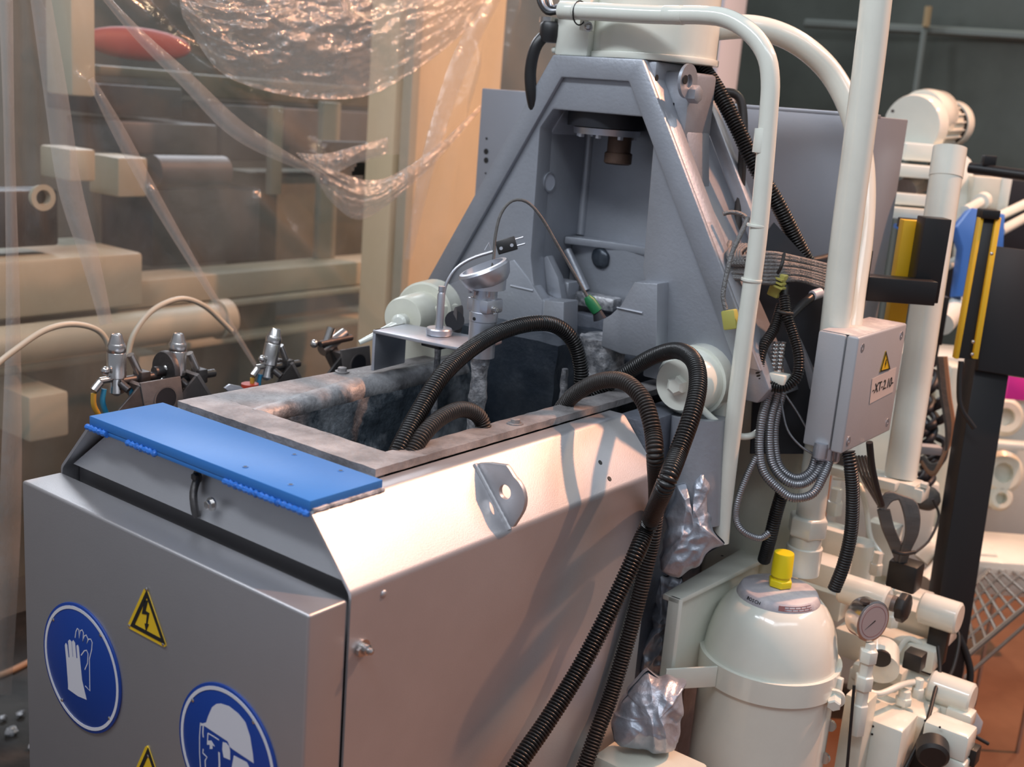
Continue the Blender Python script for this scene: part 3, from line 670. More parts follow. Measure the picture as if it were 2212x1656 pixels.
# machined flange and coupling hanging from the roof of the opening
pl = thing('plunger_coupling', 'rust-brown coupling hanging below a machined flange inside the frame opening', 'coupling', at(1332, 345, y=1.93))
c = at(1311, 285, y=1.93)
MB().lathe(c, Z, [(.064, -.006), (.066, .006), (.056, .008)], 40).build('flange', 'alu', pl)
MB().lathe(c+Z*.008, Z, [(.078, 0), (.078, .055)], 32).build('gland_housing', 'machdark', pl)
for i in range(8):
    t_ = i*math.pi/4+.3; hexbolt('flange_bolt', c+V((.055*math.cos(t_), .055*math.sin(t_), -.006)), -Z, .006, .006, 'alu', pl, False)
c2 = at(1334, 352, y=1.93)
MB().lathe(c2, Z, [(.022, -.003), (.027, 0), (.027, .018), (.023, .021), (.023, .05), (.025, .052)], 28).build('coupling', 'brown', pl)

# white cylinder on top of the frame
tc = thing('top_cylinder', 'cream enamelled hydraulic cylinder bolted on top of the frame', 'hydraulic cylinder', (XC, 1.95, 1.737))
a = at(1200, 80, y=1.845)
MB().bb(a.x, a.x+.075, 1.845, 2.02, 1.7375, 1.862).build('port_block', 'cream', tc, bevel=.004)
MB().lathe((XC+.045, 1.955, 1.7375), Z, [(.120, 0), (.120, .075), (.116, .080), (.116, .125), (.110, .13)], 56).build('barrel', 'cream', tc)
MB().lathe((XC+.045, 1.955, 1.7372), Z, [(.124, 0), (.124, .012)], 56).build('foot_flange', 'cream', tc, bevel=.002)
MB().ball(at(1197, 108, y=1.85), .006, 12).build('plug', 'cream', tc)
MB().box(at(1270, 30, y=1.83), (.02, .02, .06)).build('clip_bracket', 'cream', tc, bevel=.002)
MB().tube(circ(at(1252, 28, y=1.805), Z, Y, .021, 20)+[circ(at(1252, 28, y=1.805), Z, Y, .021, 20)[0]], .0014, 6).build('pipe_clip', 'rubber', tc)
hexbolt('clip_screw', at(1272, 58, y=1.82), -Y, .006, .006, 'steel', tc)

# pipes
def pipe(name, L, rpx, m, label, cat='pipe', rings=(), parent=None, **k):
    P = px(L, **k); d_ = (P[len(P)//2]-CAM).dot(FWD); r = rpx*d_/FPX
    t = thing(name, label, cat, P[-1])
    MB().tube(smooth(P, .012), r, 24).build('pipe_run', m, t, ang=60)
    for (a0, b0, a1, b1, kk) in rings:
        q0, q1 = px([(a0, b0), (a1, b1)], **k); MB().cyl(q0, q1, r*kk, n=24).build('sleeve', m, t, bevel=.0006)
    return t
pipe('bent_pipe', [(1212, 22), (1300, 26), (1420, 32), (1520, 33), (1575, 42), (1625, 75), (1655, 120), (1664, 175), (1660, 250), (1648, 400), (1634, 540), (1612, 700), (1594, 840), (1574, 1000), (1562, 1100), (1556, 1170)], 20.5, 'cream',
     'cream pipe crossing the top cylinder and bending down past the frame', rings=((1652, 278, 1646, 330, 1.06), (1637, 484, 1636, 490, 1.16), (1624, 601, 1623, 607, 1.16), (1436, 32, 1478, 33, 1.03), (1212, 22, 1243, 24, 1.05)), y=1.80)
pipe('curved_pipe', [(1478, 68, 2.16), (1540, 62, 2.16), (1620, 58, 2.17), (1690, 76, 2.18), (1750, 112, 2.19), (1800, 165, 2.2), (1838, 240, 2.2), (1860, 330, 2.2), (1866, 420, 2.19), (1860, 520, 2.17), (1846, 620, 2.15), (1830, 740, 2.12), (1800, 900, 2.1)], 25, 'cream',
     'cream pipe curving from a hexagon union over the grey panel', rings=())
hx = thing('pipe_union', 'cream hexagonal union joining the curved pipe to the top cylinder', 'pipe fitting', at(1490, 68, d=2.16))
MB().tube_profile(at(1452, 68, d=2.15), X, [(.024, 0), (.024, .012), (.020, .014), (.020, .020), (.030, .022), (.030, .05), (.024, .055)], 6).build('hex_nut', 'cream', hx, bevel=.001)
MB().cyl(at(1430, 68, d=2.14), at(1500, 68, d=2.16), .022).build('stub', 'cream', hx)
pipe('riser_pipe', [(1960, -600), (1897, -40), (1880, 110), (1858, 280), (1826, 520), (1806, 690), (1790, 830), (1770, 960), (1757, 1060), (1748, 1130)], 32, 'cream',
     'thick straight cream riser pipe beside the grey junction box', rings=(), y=2.0)
rn = thing('riser_union', 'cream hexagonal nut at the foot of the thick riser pipe', 'pipe fitting', at(1748, 1180, y=2.0))
c = at(1748, 1112, y=2.0)
MB().tube_profile(c, -Z, [(.034, 0), (.038, .004), (.038, .036), (.034, .040)], 6).build('hex_nut', 'cream', rn, bevel=.0015)
MB().tube_profile(c-Z*.04, -Z, [(.030, 0), (.030, .02), (.034, .022), (.034, .075)], 24).build('adapter', 'cream', rn)
tag(soft('lubrication_pipe', px([(1508, 874, 2.02), (1540, 905, 2.03), (1575, 930, 2.04), (1598, 942, 2.05), (1625, 940, 2.06), (1645, 925, 2.07)]), .0062, 'cream', n=12), 'thin bent cream pipe joining the right trunnion to the conduits', 'pipe')
MBk = soft('brown_pipe', px([(1510, 200, 2.2), (1545, 200, 2.2), (1585, 202, 2.2), (1602, 225, 2.2), (1606, 290, 2.2), (1600, 400, 2.2), (1590, 520, 2.2), (1582, 620, 2.19)]), .0085, 'brownhose', n=12)
tag(MBk, 'thin dark brown pipe bending down the right flank of the frame', 'pipe')
tag(corr('black_hose', px([(1478, 122, 2.2), (1510, 140, 2.18), (1550, 195, 2.16), (1590, 270, 2.15), (1630, 355, 2.15), (1680, 440, 2.16), (1720, 520, 2.18), (1755, 590, 2.2)]), .0155, .0055, 'hose'), 'black ribbed hose running diagonally across the grey panel', 'hose')
bh = thing('black_cable_hose', 'smooth black hose curving down behind the left top of the frame', 'hose', at(1185, 70, d=2.2))
soft('hose_run', px([(1183, 70, 2.2), (1158, 100, 2.2), (1146, 150, 2.21), (1148, 200, 2.22), (1158, 250, 2.24)]), .0115, 'rubber', bh, 14)
MB().lathe(at(1187, 92, d=2.2), Z, [(.019, 0), (.021, .012), (.021, .032), (.017, .038)], 20).build('cable_gland', 'rubber', bh)
MB().lathe(at(1187, 50, d=2.2), Z, [(.020, 0), (.020, .01)], 20).build('gland_ring', 'steel', bh)
for i in range(4):
    tag(soft('small_cable', px([(1160+i*8, -20, 2.2), (1166+i*9, 8+i*3, 2.19), (1182+i*7, 28-i*5, 2.17), (1205+i*4, 26-i*3, 2.16)]), .0042, 'alu' if i % 2 else 'rubber', n=8), ('thin pale looped' if i % 2 else 'thin black looped')+' cable entering the cream pipe end above the black gland', 'cable', 'thin cables at the pipe end')

# grey panels behind the frame
pn = thing('back_panel', 'smooth grey panel with three drilled holes behind the left of the frame', 'panel', (-1.6, 2.2, .6))
a, b = at(1041, 190, y=2.2), at(1160, 190, y=2.2)
MB().bb(a.x, b.x+.16, 2.2, 2.28, .6, a.z).build('panel_plate', 'panel', pn, bevel=.003)
for u, v_, r in ((1051, 299, .003), (1050, 327, .0068), (1050, 346, .0068), (1049, 374, .0022)):
    MB().prism(circ(at(u, v_, y=2.1995), X, Z, r, 18), -Y*.0005).build('drilled_hole', 'black', pn)
pr_ = thing('side_guard', 'large plain grey guard panel with folded edge behind the pipes', 'panel', (-.95, 2.3, .6))
a, b = at(1545, 216, y=2.3), at(1880, 250, y=2.3)
MB().bb(a.x-.05, b.x, 2.3, 2.318, 1.05, b.z).build('panel_plate', 'panel', pr_, bevel=.003)
c = at(1962, 262, x=b.x)
MB().bb(b.x-.012, b.x, 2.3, c.y, 1.05, b.z).build('folded_edge', 'panel', pr_, bevel=.003)
MB().bb(a.x-.05, b.x, 2.3, 2.36, b.z-.006, b.z+.004).build('top_flange', 'panel', pr_, bevel=.002)
MB().prism(circ(at(1868, 268, y=2.2995), X, Z, .004, 12), -Y*.0006).build('drilled_hole', 'black', pr_)

# trunnion locks
tr = thing('trunnion_lock', 'cream round trunnion lock at the right foot of the frame', 'trunnion', at(1500, 860, d=2.05))
c = at(1478, 828, x=-.945)
MB().lathe(c, Y, [(.045, -.02), (.056, 0), (.058, .035), (.064, .035), (.064, .12), (.058, .13)], 36).build('housing', 'cream', tr)
MB().lathe(c-Y*.02, -Y, [(.018, 0), (.018, .012), (.012, .016)], 6).build('hex_cap', 'cream', tr)
MB().bb(c.x-.01, c.x+.055, c.y+.06, c.y+.13, 1.06, 1.20).build('foot', 'cream', tr, bevel=.006)
tl = thing('trunnion_lock', 'cream round trunnion lock with hand lever at the left foot of the frame', 'trunnion', at(920, 700, d=2.3))
c = at(915, 672, d=2.28)
ax = (at(860, 690, d=2.16)-c).normalized()
MB().lathe(c, ax, [(.058, -.06), (.058, 0), (.054, .004), (.040, .004), (.040, .10), (.037, .106)], 36).build('housing', 'creamold', tl)
MB().bb(c.x-.03, c.x+.05, c.y-.02, c.y+.05, 1.10, 1.25).build('foot', 'creamold', tl, bevel=.005)
q0 = at(872, 694, d=2.16); q1 = at(776, 740, d=2.14)
MB().tube([q0, q0.lerp(q1, .2), q1], [.010, .009, .0045], 14).build('hand_lever', 'cream', tl)
MB().lathe(at(866, 694, d=2.16), ax, [(.014, -.01), (.015, .01), (.010, .014)], 16).build('lever_hub', 'cream', tl)
bp_ = thing('pipe_stub', 'short dark steel pipe stub below the left trunnion lock', 'pipe', at(1000, 690, d=2.2))
MB().tube_profile(at(982, 692, d=2.1), (at(1060, 672, d=2.25)-at(982, 692, d=2.1)), [(.017, .001), (.017, 0), (.025, 0), (.026, .12), (.026, .17)], 28).build('pipe_run', 'bracket', bp_)
MB().prism(circ(at(982, 692, d=2.0985), RGT, UPV, .018, 20), FWD*.001).build('bore', 'machdark', bp_)

# ------------------------------------------------------------------ probes over the pot
br = thing('probe_bracket', 'grey bent strip bracket carrying the immersion probes', 'bracket', at(830, 800, y=1.62))
z_ = at(950, 712, y=1.62).z
pL, pR = at(808, 712, y=1.62), at(1030, 752, y=1.62)
zb = 1.232
P = [at(805, 712, z=zb), at(873, 698, z=zb), at(1085, 735, z=zb), at(1020, 757, z=zb)]
MB().prism([P[0], P[3], P[2], P[1]], -Z*.006).build('top_strip', 'alu', br, bevel=.0015)
MB().prism([P[0], P[1], P[1]-Z*.075, P[0]-Z*.075], V((.006, .002, 0))).build('leg_strip', 'alu', br, bevel=.0015)
tp = thing('thermocouple', 'thin bent thermocouple rod with a black two-pin plug and round flange', 'thermocouple', at(948, 720, z=zb))
c = at(948, 722, z=zb+.001)
d0 = (c-CAM).dot(FWD)
MB().lathe(c, Z, [(.0225, 0), (.0235, .003), (.0235, .010), (.022, .012)], 32).build('flange', 'alu', tp)
MB().lathe(c+Z*.012, Z, [(.007, 0), (.007, .06), (.0045, .065), (.006, .066), (.006, .075)], 16).build('stem', 'alu', tp)
MB().box(c-Z*.015, (.044, .044, .014)).build('insulator', 'rubber', tp, bevel=.002)
rough(MB().tube([c-Z*(.02+i*.01) for i in range(14)], .0058, 10), .001, 80).build('crusted_rod', 'dross', tp)
d1 = d0
soft('bent_rod', [c+Z*.08]+px([(957, 640, d1), (965, 610, d1), (985, 580, d1), (1020, 558, d1), (1066, 543, d1)]), .0030, 'alu', tp, 12)
cp = at(1094, 530, d=d1); Rz = Matrix((RGT, UPV, -FWD)).transposed() @ Matrix.Rotation(math.radians(16), 3, 'Z')
MB().box(cp, (.036, .024, .011), Rz).build('plug_body', 'rubber', tp, bevel=.0015)
for s in (-1, 1): MB().cyl(cp+Rz @ V((.018, s*.006, 0)), cp+Rz @ V((.033, s*.006, 0)), .0017, n=10).build('plug_pin', 'alu', tp)
for s in (-.3, .25): MB().cyl(cp+Rz @ V((s*.036, -.003, .0055)), cp+Rz @ V((s*.036, -.003, .0066)), .0032, n=10).build('plug_screw', 'alu', tp)
MB().tube(px([(1047, 540, d1), (1056, 524, d1), (1061, 540, d1), (1066, 525, d1), (1069, 545, d1)]), .0009, 6).build('wire_tie', 'alu', tp)
ph = thing('thermowell', 'machined aluminium probe head with an open tilted cap', 'probe', at(1038, 760, d=1.98))
c = at(1040, 745, d=1.965); dd_ = 1.965
u_ = Z
h1 = (at(1040, 640, d=dd_)-c).dot(Z)
MB().lathe(c-Z*.02, Z, [(.0235, 0), (.0235, .062), (.0245, .063), (.0245, .078), (.0235, .079), (.0235, .100)], 32).build('tube_body', 'alu', ph)
MB().bb(c.x-.022, c.x+.024, c.y-.022, c.y+.022, c.z+.058, c.z+.082).build('clamp_block', 'alu', ph, bevel=.004)
hexbolt('clamp_screw', c+V((.024, -.005, .066)), X, .004, .008, 'steel', ph)
MB().lathe(c+Z*.080, Z, [(.021, 0), (.021, .016), (.034, .018), (.034, .036), (.030, .038)], 36).build('cap_base', 'alu', ph)
tl_ = V((-.30, -.28, .9)).normalized()
cc = c+Z*.118
MB().lathe(cc, tl_, [(.033, -.014), (.040, -.006), (.044, .006), (.045, .013), (.042, .017), (.036, .018), (.034, .004), (.030, -.010)], 40).build('open_cap', 'alu', ph)
MB().lathe(cc-tl_*.0105, tl_, [(.029, 0), (.0305, .006), (.0335, .013), (.0332, .013), (.028, .002)], 32).build('cap_interior', 'brown', ph)
MB().prism(circ(c+V((.0, -.0246, .048)), X, Z, .003, 12), -Y*.0005).build('set_screw', 'black', ph)
for t_ in (3.6, 4.6, 5.6): hexbolt('cap_bolt', c+Z*.098+V((.026*math.cos(t_), .026*math.sin(t_), 0)), -Z, .0035, .010, 'alu', ph, False)
rough(MB().tube([c-Z*(.02+i*.012) for i in range(20)], [.015+.004*noise.noise(V((i*.6, 0, 0))) for i in range(20)], 14), .003, 60).build('crusted_rod', 'dross', ph)
gl_ = thing('probe_cable', 'thin looping steel probe cable ending in a green plug', 'cable', at(1060, 600, d=1.97))
soft('cable_run', px([(1058, 602, 1.965), (1066, 560, 1.965), (1070, 510, 1.965), (1082, 462, 1.965), (1106, 434, 1.97), (1138, 436, 1.975), (1170, 470, 1.98), (1205, 530, 1.99), (1240, 590, 2.0), (1268, 640, 2.01)]), .0026, 'greycable', gl_, 10)
q0, q1 = at(1268, 640, d=2.01), at(1290, 672, d=2.015)
MB().tube([q0, q0.lerp(q1, .3), q1], [.006, .010, .010], 12).build('green_plug', 'green', gl_)
MB().tube([q1, q1.lerp(at(1300, 700, d=2.02), .6)], [.008, .012], 12).build('plug_boot', 'machdark', gl_)

# ------------------------------------------------------------------ corrugated hoses
tag(corr('corrugated_hose', px([(848, 1000, 1.655), (870, 955, 1.68), (905, 890, 1.73), (960, 805, 1.80), (1040, 738, 1.90), (1120, 704, 1.98), (1190, 700, 2.03), (1235, 732, 2.06), (1254, 790, 2.08), (1254, 850, 2.09), (1250, 930, 2.09)]), .0142, .0052, 'hose'), 'long black corrugated hose arching high over the melting pot', 'hose', 'corrugated hoses')
tag(corr('corrugated_hose', px([(885, 985, 1.665), (915, 938, 1.69), (952, 902, 1.73), (995, 884, 1.77), (1030, 895, 1.80), (1045, 925, 1.81), (1050, 990, 1.81)]), .0128, .0050, 'hosedust'), 'short black corrugated hose hooped low inside the pot', 'hose', 'corrugated hoses')
h3 = px([(1195, 925, 2.02), (1215, 880, 1.995), (1250, 845, 1.95), (1300, 822, 1.89), (1350, 825, 1.84), (1390, 865, 1.80), (1410, 930, 1.775), (1416, 1000, 1.765)])+[at(1418, 1080, x=-.893), at(1410, 1160, x=-.901), at(1392, 1240, x=-.902), at(1362, 1360, x=-.902), at(1320, 1500, x=-.900), at(1290, 1580, x=-.894), at(1255, 1680, x=-.892), at(1235, 1750, x=-.89)]
tag(corr('corrugated_hose', h3, .0140, .0052, 'hosedust'), 'dusty black corrugated hose looping over the right rim and hanging behind its twin', 'hose', 'corrugated hoses')
h4 = px([(1255, 885, 2.13), (1300, 840, 2.11), (1350, 806, 2.08), (1410, 770, 2.02), (1462, 757, 1.95), (1498, 778, 1.87), (1508, 825, 1.82), (1496, 890, 1.775), (1466, 975, 1.735), (1436, 1050, 1.69)])+[at(1404, 1125, x=-.858), at(1368, 1210, x=-.860), at(1312, 1330, x=-.865), at(1250, 1448, x=-.870), at(1180, 1560, x=-.872), at(1125, 1640, x=-.872), at(1080, 1720, x=-.872)]
tag(corr('corrugated_hose', h4, .0148, .0054, 'hose'), 'glossy black corrugated hose arching from the trunnion and hanging down the furnace side in front', 'hose', 'corrugated hoses')

# ------------------------------------------------------------------ spray valves along the left of the furnace
def bx(name, a, b, d, sz, m, parent, bev=.003, R=None): return MB().box(at(a, b, d=d), sz, R).build(name, m, parent, bevel=bev)
def cx(name, a, b, d, ax, h, r, m, parent, r1=None, n=20, bev=0.):     # cylinder starting at a pixel, along ax
    c = at(a, b, d=d); return MB().tube_profile(c, V(ax).normalized(), [(r, 0), (r if r1 is None else r1, h)], n).build(name, m, parent, bevel=bev)
def valve(a, b, label, tilt=0., knob=False, tubes=True, vx=-1.74, s=1.15):
    o = at(a, b, x=vx); t = thing('spray_valve', label, 'valve', o, 'spray valves beside the furnace')
    up = (Z+Y*tilt).normalized(); fw = Y
    MB().lathe(o, up, [(.004, -.040*s), (.012*s, -.034*s), (.0105*s, -.012*s), (.0145*s, -.010*s), (.0145*s, .028*s), (.0138*s, .029*s), (.0145*s, .030*s), (.0145*s, .040*s), (.0128*s, .043*s)], 24).build('barrel', 'steel', t)
    MB().lathe(o+up*.043*s, up, [(.0125*s, 0), (.0085*s, .013*s), (.0080*s, .014*s), (.0070*s, .013*s)], 24).build('cap', 'steel', t)
    q = o+V((.0, .036*s, -.014*s))
    MB().cyl(q+V((0, .012*s, -.012*s)), q+V((0, -.012*s, .036*s)), .006*s, n=14).build('arm_rod', 'steel', t)
    MB().cyl(o-up*.018*s, o-up*.018*s+Y*.075*s, .007*s, n=14).build('cross_rod', 'iron', t)
    MB().box(o+Y*.045*s-up*.018*s, (.024*s, .018*s, .024*s)).build('rod_clamp', 'iron', t, bevel=.003)
    MB().cyl(o-up*.012*s, o-up*.012*s-Y*.030*s, .0055*s, n=12).build('inlet_fitting', 'steel', t)
    MB().cyl(o+V((0, -.028*s, -.014*s)), o+V((0, -.040*s, -.026*s)), .0065*s, n=12).build('inlet_elbow', 'steel', t)
    MB().ball(o+V((.004, -.022*s, .004)), .007*s, 12).build('side_plug', 'steel', t)
    MB().cyl(o+V((.016, -.002, -.020)), o+V((.030, .004, -.030)), .006*s, n=12).build('bleed_plug', 'iron', t)
    if tubes:
        for (dy, dz, e, mm) in ((-.022, -.026, -.006, 'tubeblue'), (.026, -.03, .006, 'tubeblue'), (-.040, -.030, .008, 'tubeyellow')):
            soft('air_tube', [o+V((0, dy*s, dz*s)), o+V((0, dy*s+e*.3-.001, dz*s-.025)), o+V((0, dy*s*.55+e*.2, dz*s-.06)), o+V((0, dy*s*.15, dz*s-.095))], .0042*s, mm, t, 10)
    if knob: MB().lathe(o+Y*.085*s-up*.012*s, Y, [(.010, -.02), (.010, 0), (.030*s, 0), (.032*s, .004), (.032*s, .010), (.028*s, .013)], 28).build('hand_wheel', 'iron', t)
    return t
valve(252, 800, 'steel spray valve with a round hand wheel behind the blue plate', 0, True)
v2 = valve(382, 795, 'steel spray valve with red tag between two angle brackets', .05, tubes=False)
MB().box(at(368, 822, x=-1.72), (.004, .014, .010)).build('red_tag', 'red', v2, bevel=.001)
v3 = valve(583, 775, 'leaning steel spray valve with a red hose sleeve near the pot rim', .22, vx=-1.72, s=1.08)
p = at(540, 828, x=-1.72); MB().cyl(p, p-Z*.02, .017, n=18).build('hose_sleeve', 'red', v3)
v4 = thing('spray_valve', 'steel spray valve lying tilted over the furthest angle bracket', 'valve', at(720, 750, x=-1.74), 'spray valves beside the furnace')
o = at(718, 742, x=-1.74)
MB().cyl(o+V((0, -.03, -.012)), o+V((0, .035, .018)), .0125, n=20).build('barrel', 'steel', v4)
MB().cyl(o+V((.01, -.045, .006)), o+V((.01, .045, .010)), .007, n=14).build('cross_rod', 'iron', v4)
MB().cyl(o+V((0, -.02, .0)), o+V((0, -.005, .035)), .009, n=16).build('cap', 'steel', v4)
MB().ball(o+V((0, -.052, .006)), .009, 12).build('side_plug', 'steel', v4)
MB().cyl(o-Z*.005, o+V((0, .022, -.055)), .010, n=14).build('arm_rod', 'iron', v4)
def angle_bracket(a, b, label, hole=True, s=1.):
    o = at(a, b, x=-1.70); t = thing('angle_bracket', label, 'bracket', o-Z*.05, 'angle brackets for the spray valves')
    u = (Y*.55-Z*.83).normalized(); u2 = (Y*-.75-Z*.66).normalized()
    q = [o, o+u*.085*s, o+u*.085*s-X*.07, o-X*.07]
    MB().prism(q, V((0, .006, .004))).build('plate', 'bracket', t, bevel=.001)
    q = [o, o+u2*.11*s, o+V((0, .06, -.09))*s]
    MB().prism(q, X*-.006).build('web', 'iron', t, bevel=.001)
    if hole:
        c = o+V((.002, .045*s, -.022*s)); w_ = [c+V((0, -.045, .028)), c+V((0, .040, .028)), c+V((0, .052, -.05)), c+V((0, -.03, -.05))]
        MB().prism(w_, X*-.005).build('cheek', 'bracket', t, bevel=.001)
        MB().ring(circ(c+V((.0012, .008, -.01)), Y, Z, .025, 24), circ(c+V((.0012, .008, -.01)), Y, Z, .022, 24), -X*.002).build('hole_rim', 'bracket', t)
        MB().prism(circ(c+V((.0006, .008, -.01)), Y, Z, .022, 24), -X*.001).build('hole', 'machdark', t)
    return t
angle_bracket(302, 834, 'dark steel angle bracket with a round hole beside the blue plate')
angle_bracket(425, 812, 'dark steel angle bracket standing behind the corner of the pot rim', False)
angle_bracket(630, 787, 'dark steel angle bracket below the leaning spray valve', False, .9)
angle_bracket(742, 765, 'dark steel angle bracket with a round hole near the probe bracket', True, .8)
tag(MB().prism(px([(486, 838), (498, 830), (520, 834), (535, 845), (500, 852)], x=-1.66), -X*.006).build('lifting_tab', 'alu', bevel=.001), 'small rounded grey tab standing up behind the left pot rim', 'tab')

# ------------------------------------------------------------------ right of the furnace: lumps, accumulator
def lump(name, L, depth, label, th=.05, seed=0):
    Q = [at(a, b, d=depth) for a, b in L]; c = sum(Q, V())/len(Q); n_ = 140; rows = 50; vs = []; fs = []
    P = []
    for i in range(n_):
        t_ = i/n_*len(Q); k = int(t_); e_ = Q[k].lerp(Q[(k+1) % len(Q)], t_-k); P.append(e_+RGT*(.012*noise.noise(e_*40+V((seed, 0, 0))))+UPV*(.012*noise.noise(e_*40+V((0, seed, 5)))))
    for j in range(rows+1):
        r = j/rows
        for i in range(n_):
            q = c.lerp(P[i], r); h = th*math.sqrt(max(0, 1-r*r))
            nz = noise.noise(q*14+V((seed, 0, 0)))*.022-abs(noise.noise(V((q.x*30, q.y*30, q.z*15))+V((seed, 3, 0))))*.024-abs(noise.noise(q*45+V((0, seed, 0))))*.010
            vs.append(q-FWD*(h+nz*(1-.5*r))+UPV*noise.noise(q*25)*.006)
    for j in range(rows):
        for i in range(n_): fs.append((j*n_+i, j*n_+(i+1) % n_, (j+1)*n_+(i+1) % n_, (j+1)*n_+i))
    b = MB().add(vs, fs); m_ = len(b.v); b.add([p+FWD*.02 for p in P]+P, [tuple(range(n_))]+[(i, (i+1) % n_, n_+(i+1) % n_, n_+i) for i in range(n_)])
    return tag(b.build(name, 'foil', ang=60), label, 'insulation')
lump('insulation_lump', [(1462, 1048), (1480, 1052), (1492, 1096), (1502, 1090), (1506, 1028), (1525, 1012), (1537, 1090), (1532, 1130), (1558, 1170), (1500, 1225), (1462, 1240), (1430, 1232), (1438, 1160), (1448, 1110)], 2.02, 'crumpled silver-painted insulation wad bulging behind the upper hoses', .03, 1)
lump('insulation_lump', [(1395, 1450), (1440, 1462), (1475, 1470), (1478, 1545), (1470, 1605), (1430, 1618), (1380, 1622), (1318, 1598), (1330, 1545), (1360, 1490)], 1.98, 'crumpled silver-painted insulation wad above the low cream block', .045, 4)
lump('insulation_lump', [(1420, 1235), (1470, 1240), (1470, 1300), (1440, 1400), (1425, 1460), (1385, 1450), (1405, 1340)], 2.16, 'dark crumpled insulation strip between the hoses and the cream beam', .02, 8)
sp = thing('machine_base', 'grey painted machine base plates behind the insulation wads', 'machine base', (-1.2, 1.9, 0))
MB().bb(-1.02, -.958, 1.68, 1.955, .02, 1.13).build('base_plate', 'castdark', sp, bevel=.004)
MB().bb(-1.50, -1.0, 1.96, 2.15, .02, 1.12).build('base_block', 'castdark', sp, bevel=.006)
MB().cyl(at(1512, 1010, d=2.05)-Z*.10, at(1512, 900, d=2.05), .05, n=28).build('guide_column', 'cast', sp)
tag(MB().box(at(1400, 1690, d=1.98), (.16, .12, .09)).build('cream_block', 'creamold', bevel=.008), 'low cream block under the lower insulation wad', 'block')

ac = thing('accumulator', 'cream bladder accumulator with yellow cap and printed collar', 'accumulator', at(1650, 1700, d=2.2)-Z*.1)
AC = at(1662, 1420, d=2.16); R_ = .1250
zt_ = at(1690, 1262, d=2.16).z
pf = [(R_*.35, -.50), (R_*.8, -.44), (R_*.985, -.38), (R_, -.30), (R_, -.02)]
H = zt_-AC.z
for i in range(1, 15):
    t_ = i/14*math.pi/2; pf.append((.044+(R_-.044)*math.cos(t_)**.85, -.02+(H+.02)*math.sin(t_)))
MB().lathe(AC, Z, pf, 72).build('shell', 'cream', ac, ang=40)
CT_ = V((AC.x, AC.y, zt_))
def rad(h):                                               # shell radius at a height above AC
    t_ = math.asin(max(0, min(1, (h+.02)/(H+.02)))); return .044+(R_-.044)*math.cos(t_)**.85
hcl = -.02+(H+.02)*.945
hh = [hcl+(H-hcl)*i/6 for i in range(7)]
CT_ = AC+Z*(hcl+.019)
col = MB().lathe(AC, Z, [(.070, hcl-.004), (.0765, hcl-.002), (.0765, hcl), (.070, hcl+.013), (.067, hcl+.0145), (.012, hcl+.020)], 64).build('collar', 'collar', ac, ang=40)
def onshell(t_, h, e=.0006): r_ = .0765-.0065*(h-hcl)/.013+e; return AC+V((r_*math.cos(t_), r_*math.sin(t_), h))
base_ang = math.atan2(CAM.y-AC.y, CAM.x-AC.x)
for i, ch in enumerate('BOSCH'):
    t_ = base_ang-.78+i*.085; h = hcl+.0065; p = onshell(t_, h); nrm = V((math.cos(t_), math.sin(t_), .5)).normalized(); tg = V((-math.sin(t_), math.cos(t_), 0)); u3 = nrm.cross(tg)
    text('letter', ch, .0085, Matrix(((tg.x, u3.x, nrm.x, p.x), (tg.y, u3.y, nrm.y, p.y), (tg.z, u3.z, nrm.z, p.z), (0, 0, 0, 1))), 'redprint' if 0 else 'black', col)
def patch(t0, t1, h0, h1, m, nme):
    n_ = 10; vs = []; fs = []
    for i in range(n_+1):
        t_ = t0+(t1-t0)*i/n_
        for h in (h0, h1): vs += [onshell(t_, h, .0001), onshell(t_, h, .0006)]
        if i: k = 4*i; fs += [(k-3, k+1, k+3, k-1), (k-4, k, k+1, k-3), (k-2, k-1, k+3, k+2), (k-4, k-2, k+2, k)]
    MB().add(vs, fs).build(nme, m, col)
patch(base_ang+.05, base_ang+.20, hcl+.0025, hcl+.0105, 'redprint', 'printed_block')
for h0 in (.0025, .0062, .0099): patch(base_ang+.20, base_ang+.95, hcl+h0, hcl+h0+.0007, 'redprint', 'printed_line')
for i in range(9): patch(base_ang+.22+i*.08, base_ang+.232+i*.08, hcl+.0025+.0037*(i % 2), hcl+.0062+.0037*(i % 2), 'redprint', 'printed_line')
yc = MB().tube_profile(CT_+Z*.002, Z, [(.0225, 0), (.0225, .012), (.019, .014)], 6).build('hex_base', 'yellowcap', ac, bevel=.001); yc['label'] = 'yellow hexagon base under the yellow cap'
MB().lathe(CT_+Z*.016, Z, [(.0165, 0), (.0165, .005), (.0195, .006), (.0185, .048), (.0175, .050)], 28).build('cap_body', 'yellowcap', yc)
# clamp strap
cs_ = thing('accumulator_clamp', 'cream steel strap with tightening bolt around the accumulator', 'clamp', AC-Z*.1)
zc = at(1620, 1490, d=2.03).z-AC.z
MB().lathe(AC, Z, [(R_+.001, zc-.032), (R_+.006, zc-.032), (R_+.006, zc+.012), (R_+.001, zc+.012)], 72).build('strap', 'cream', cs_, ang=40)
q0 = at(1440, 1425, d=2.06); ta = base_ang-.75; q1 = AC+V(((R_+.006)*math.cos(ta), (R_+.006)*math.sin(ta), zc-.01))
dv = (q1-q0); dv.z = 0; nv = V((dv.y, -dv.x, 0)).normalized()*.005
q0.z = q1.z
MB().prism([q0-Z*.020, q1-Z*.020, q1+Z*.020, q0+Z*.020], nv).build('strap_arm', 'cream', cs_, bevel=.001)
bo = at(1808, 1500, d=2.1)
MB().box(bo+V((-.01, 0, .012)), (.034, .012, .045)).build('strap_ear', 'cream', cs_, bevel=.002)
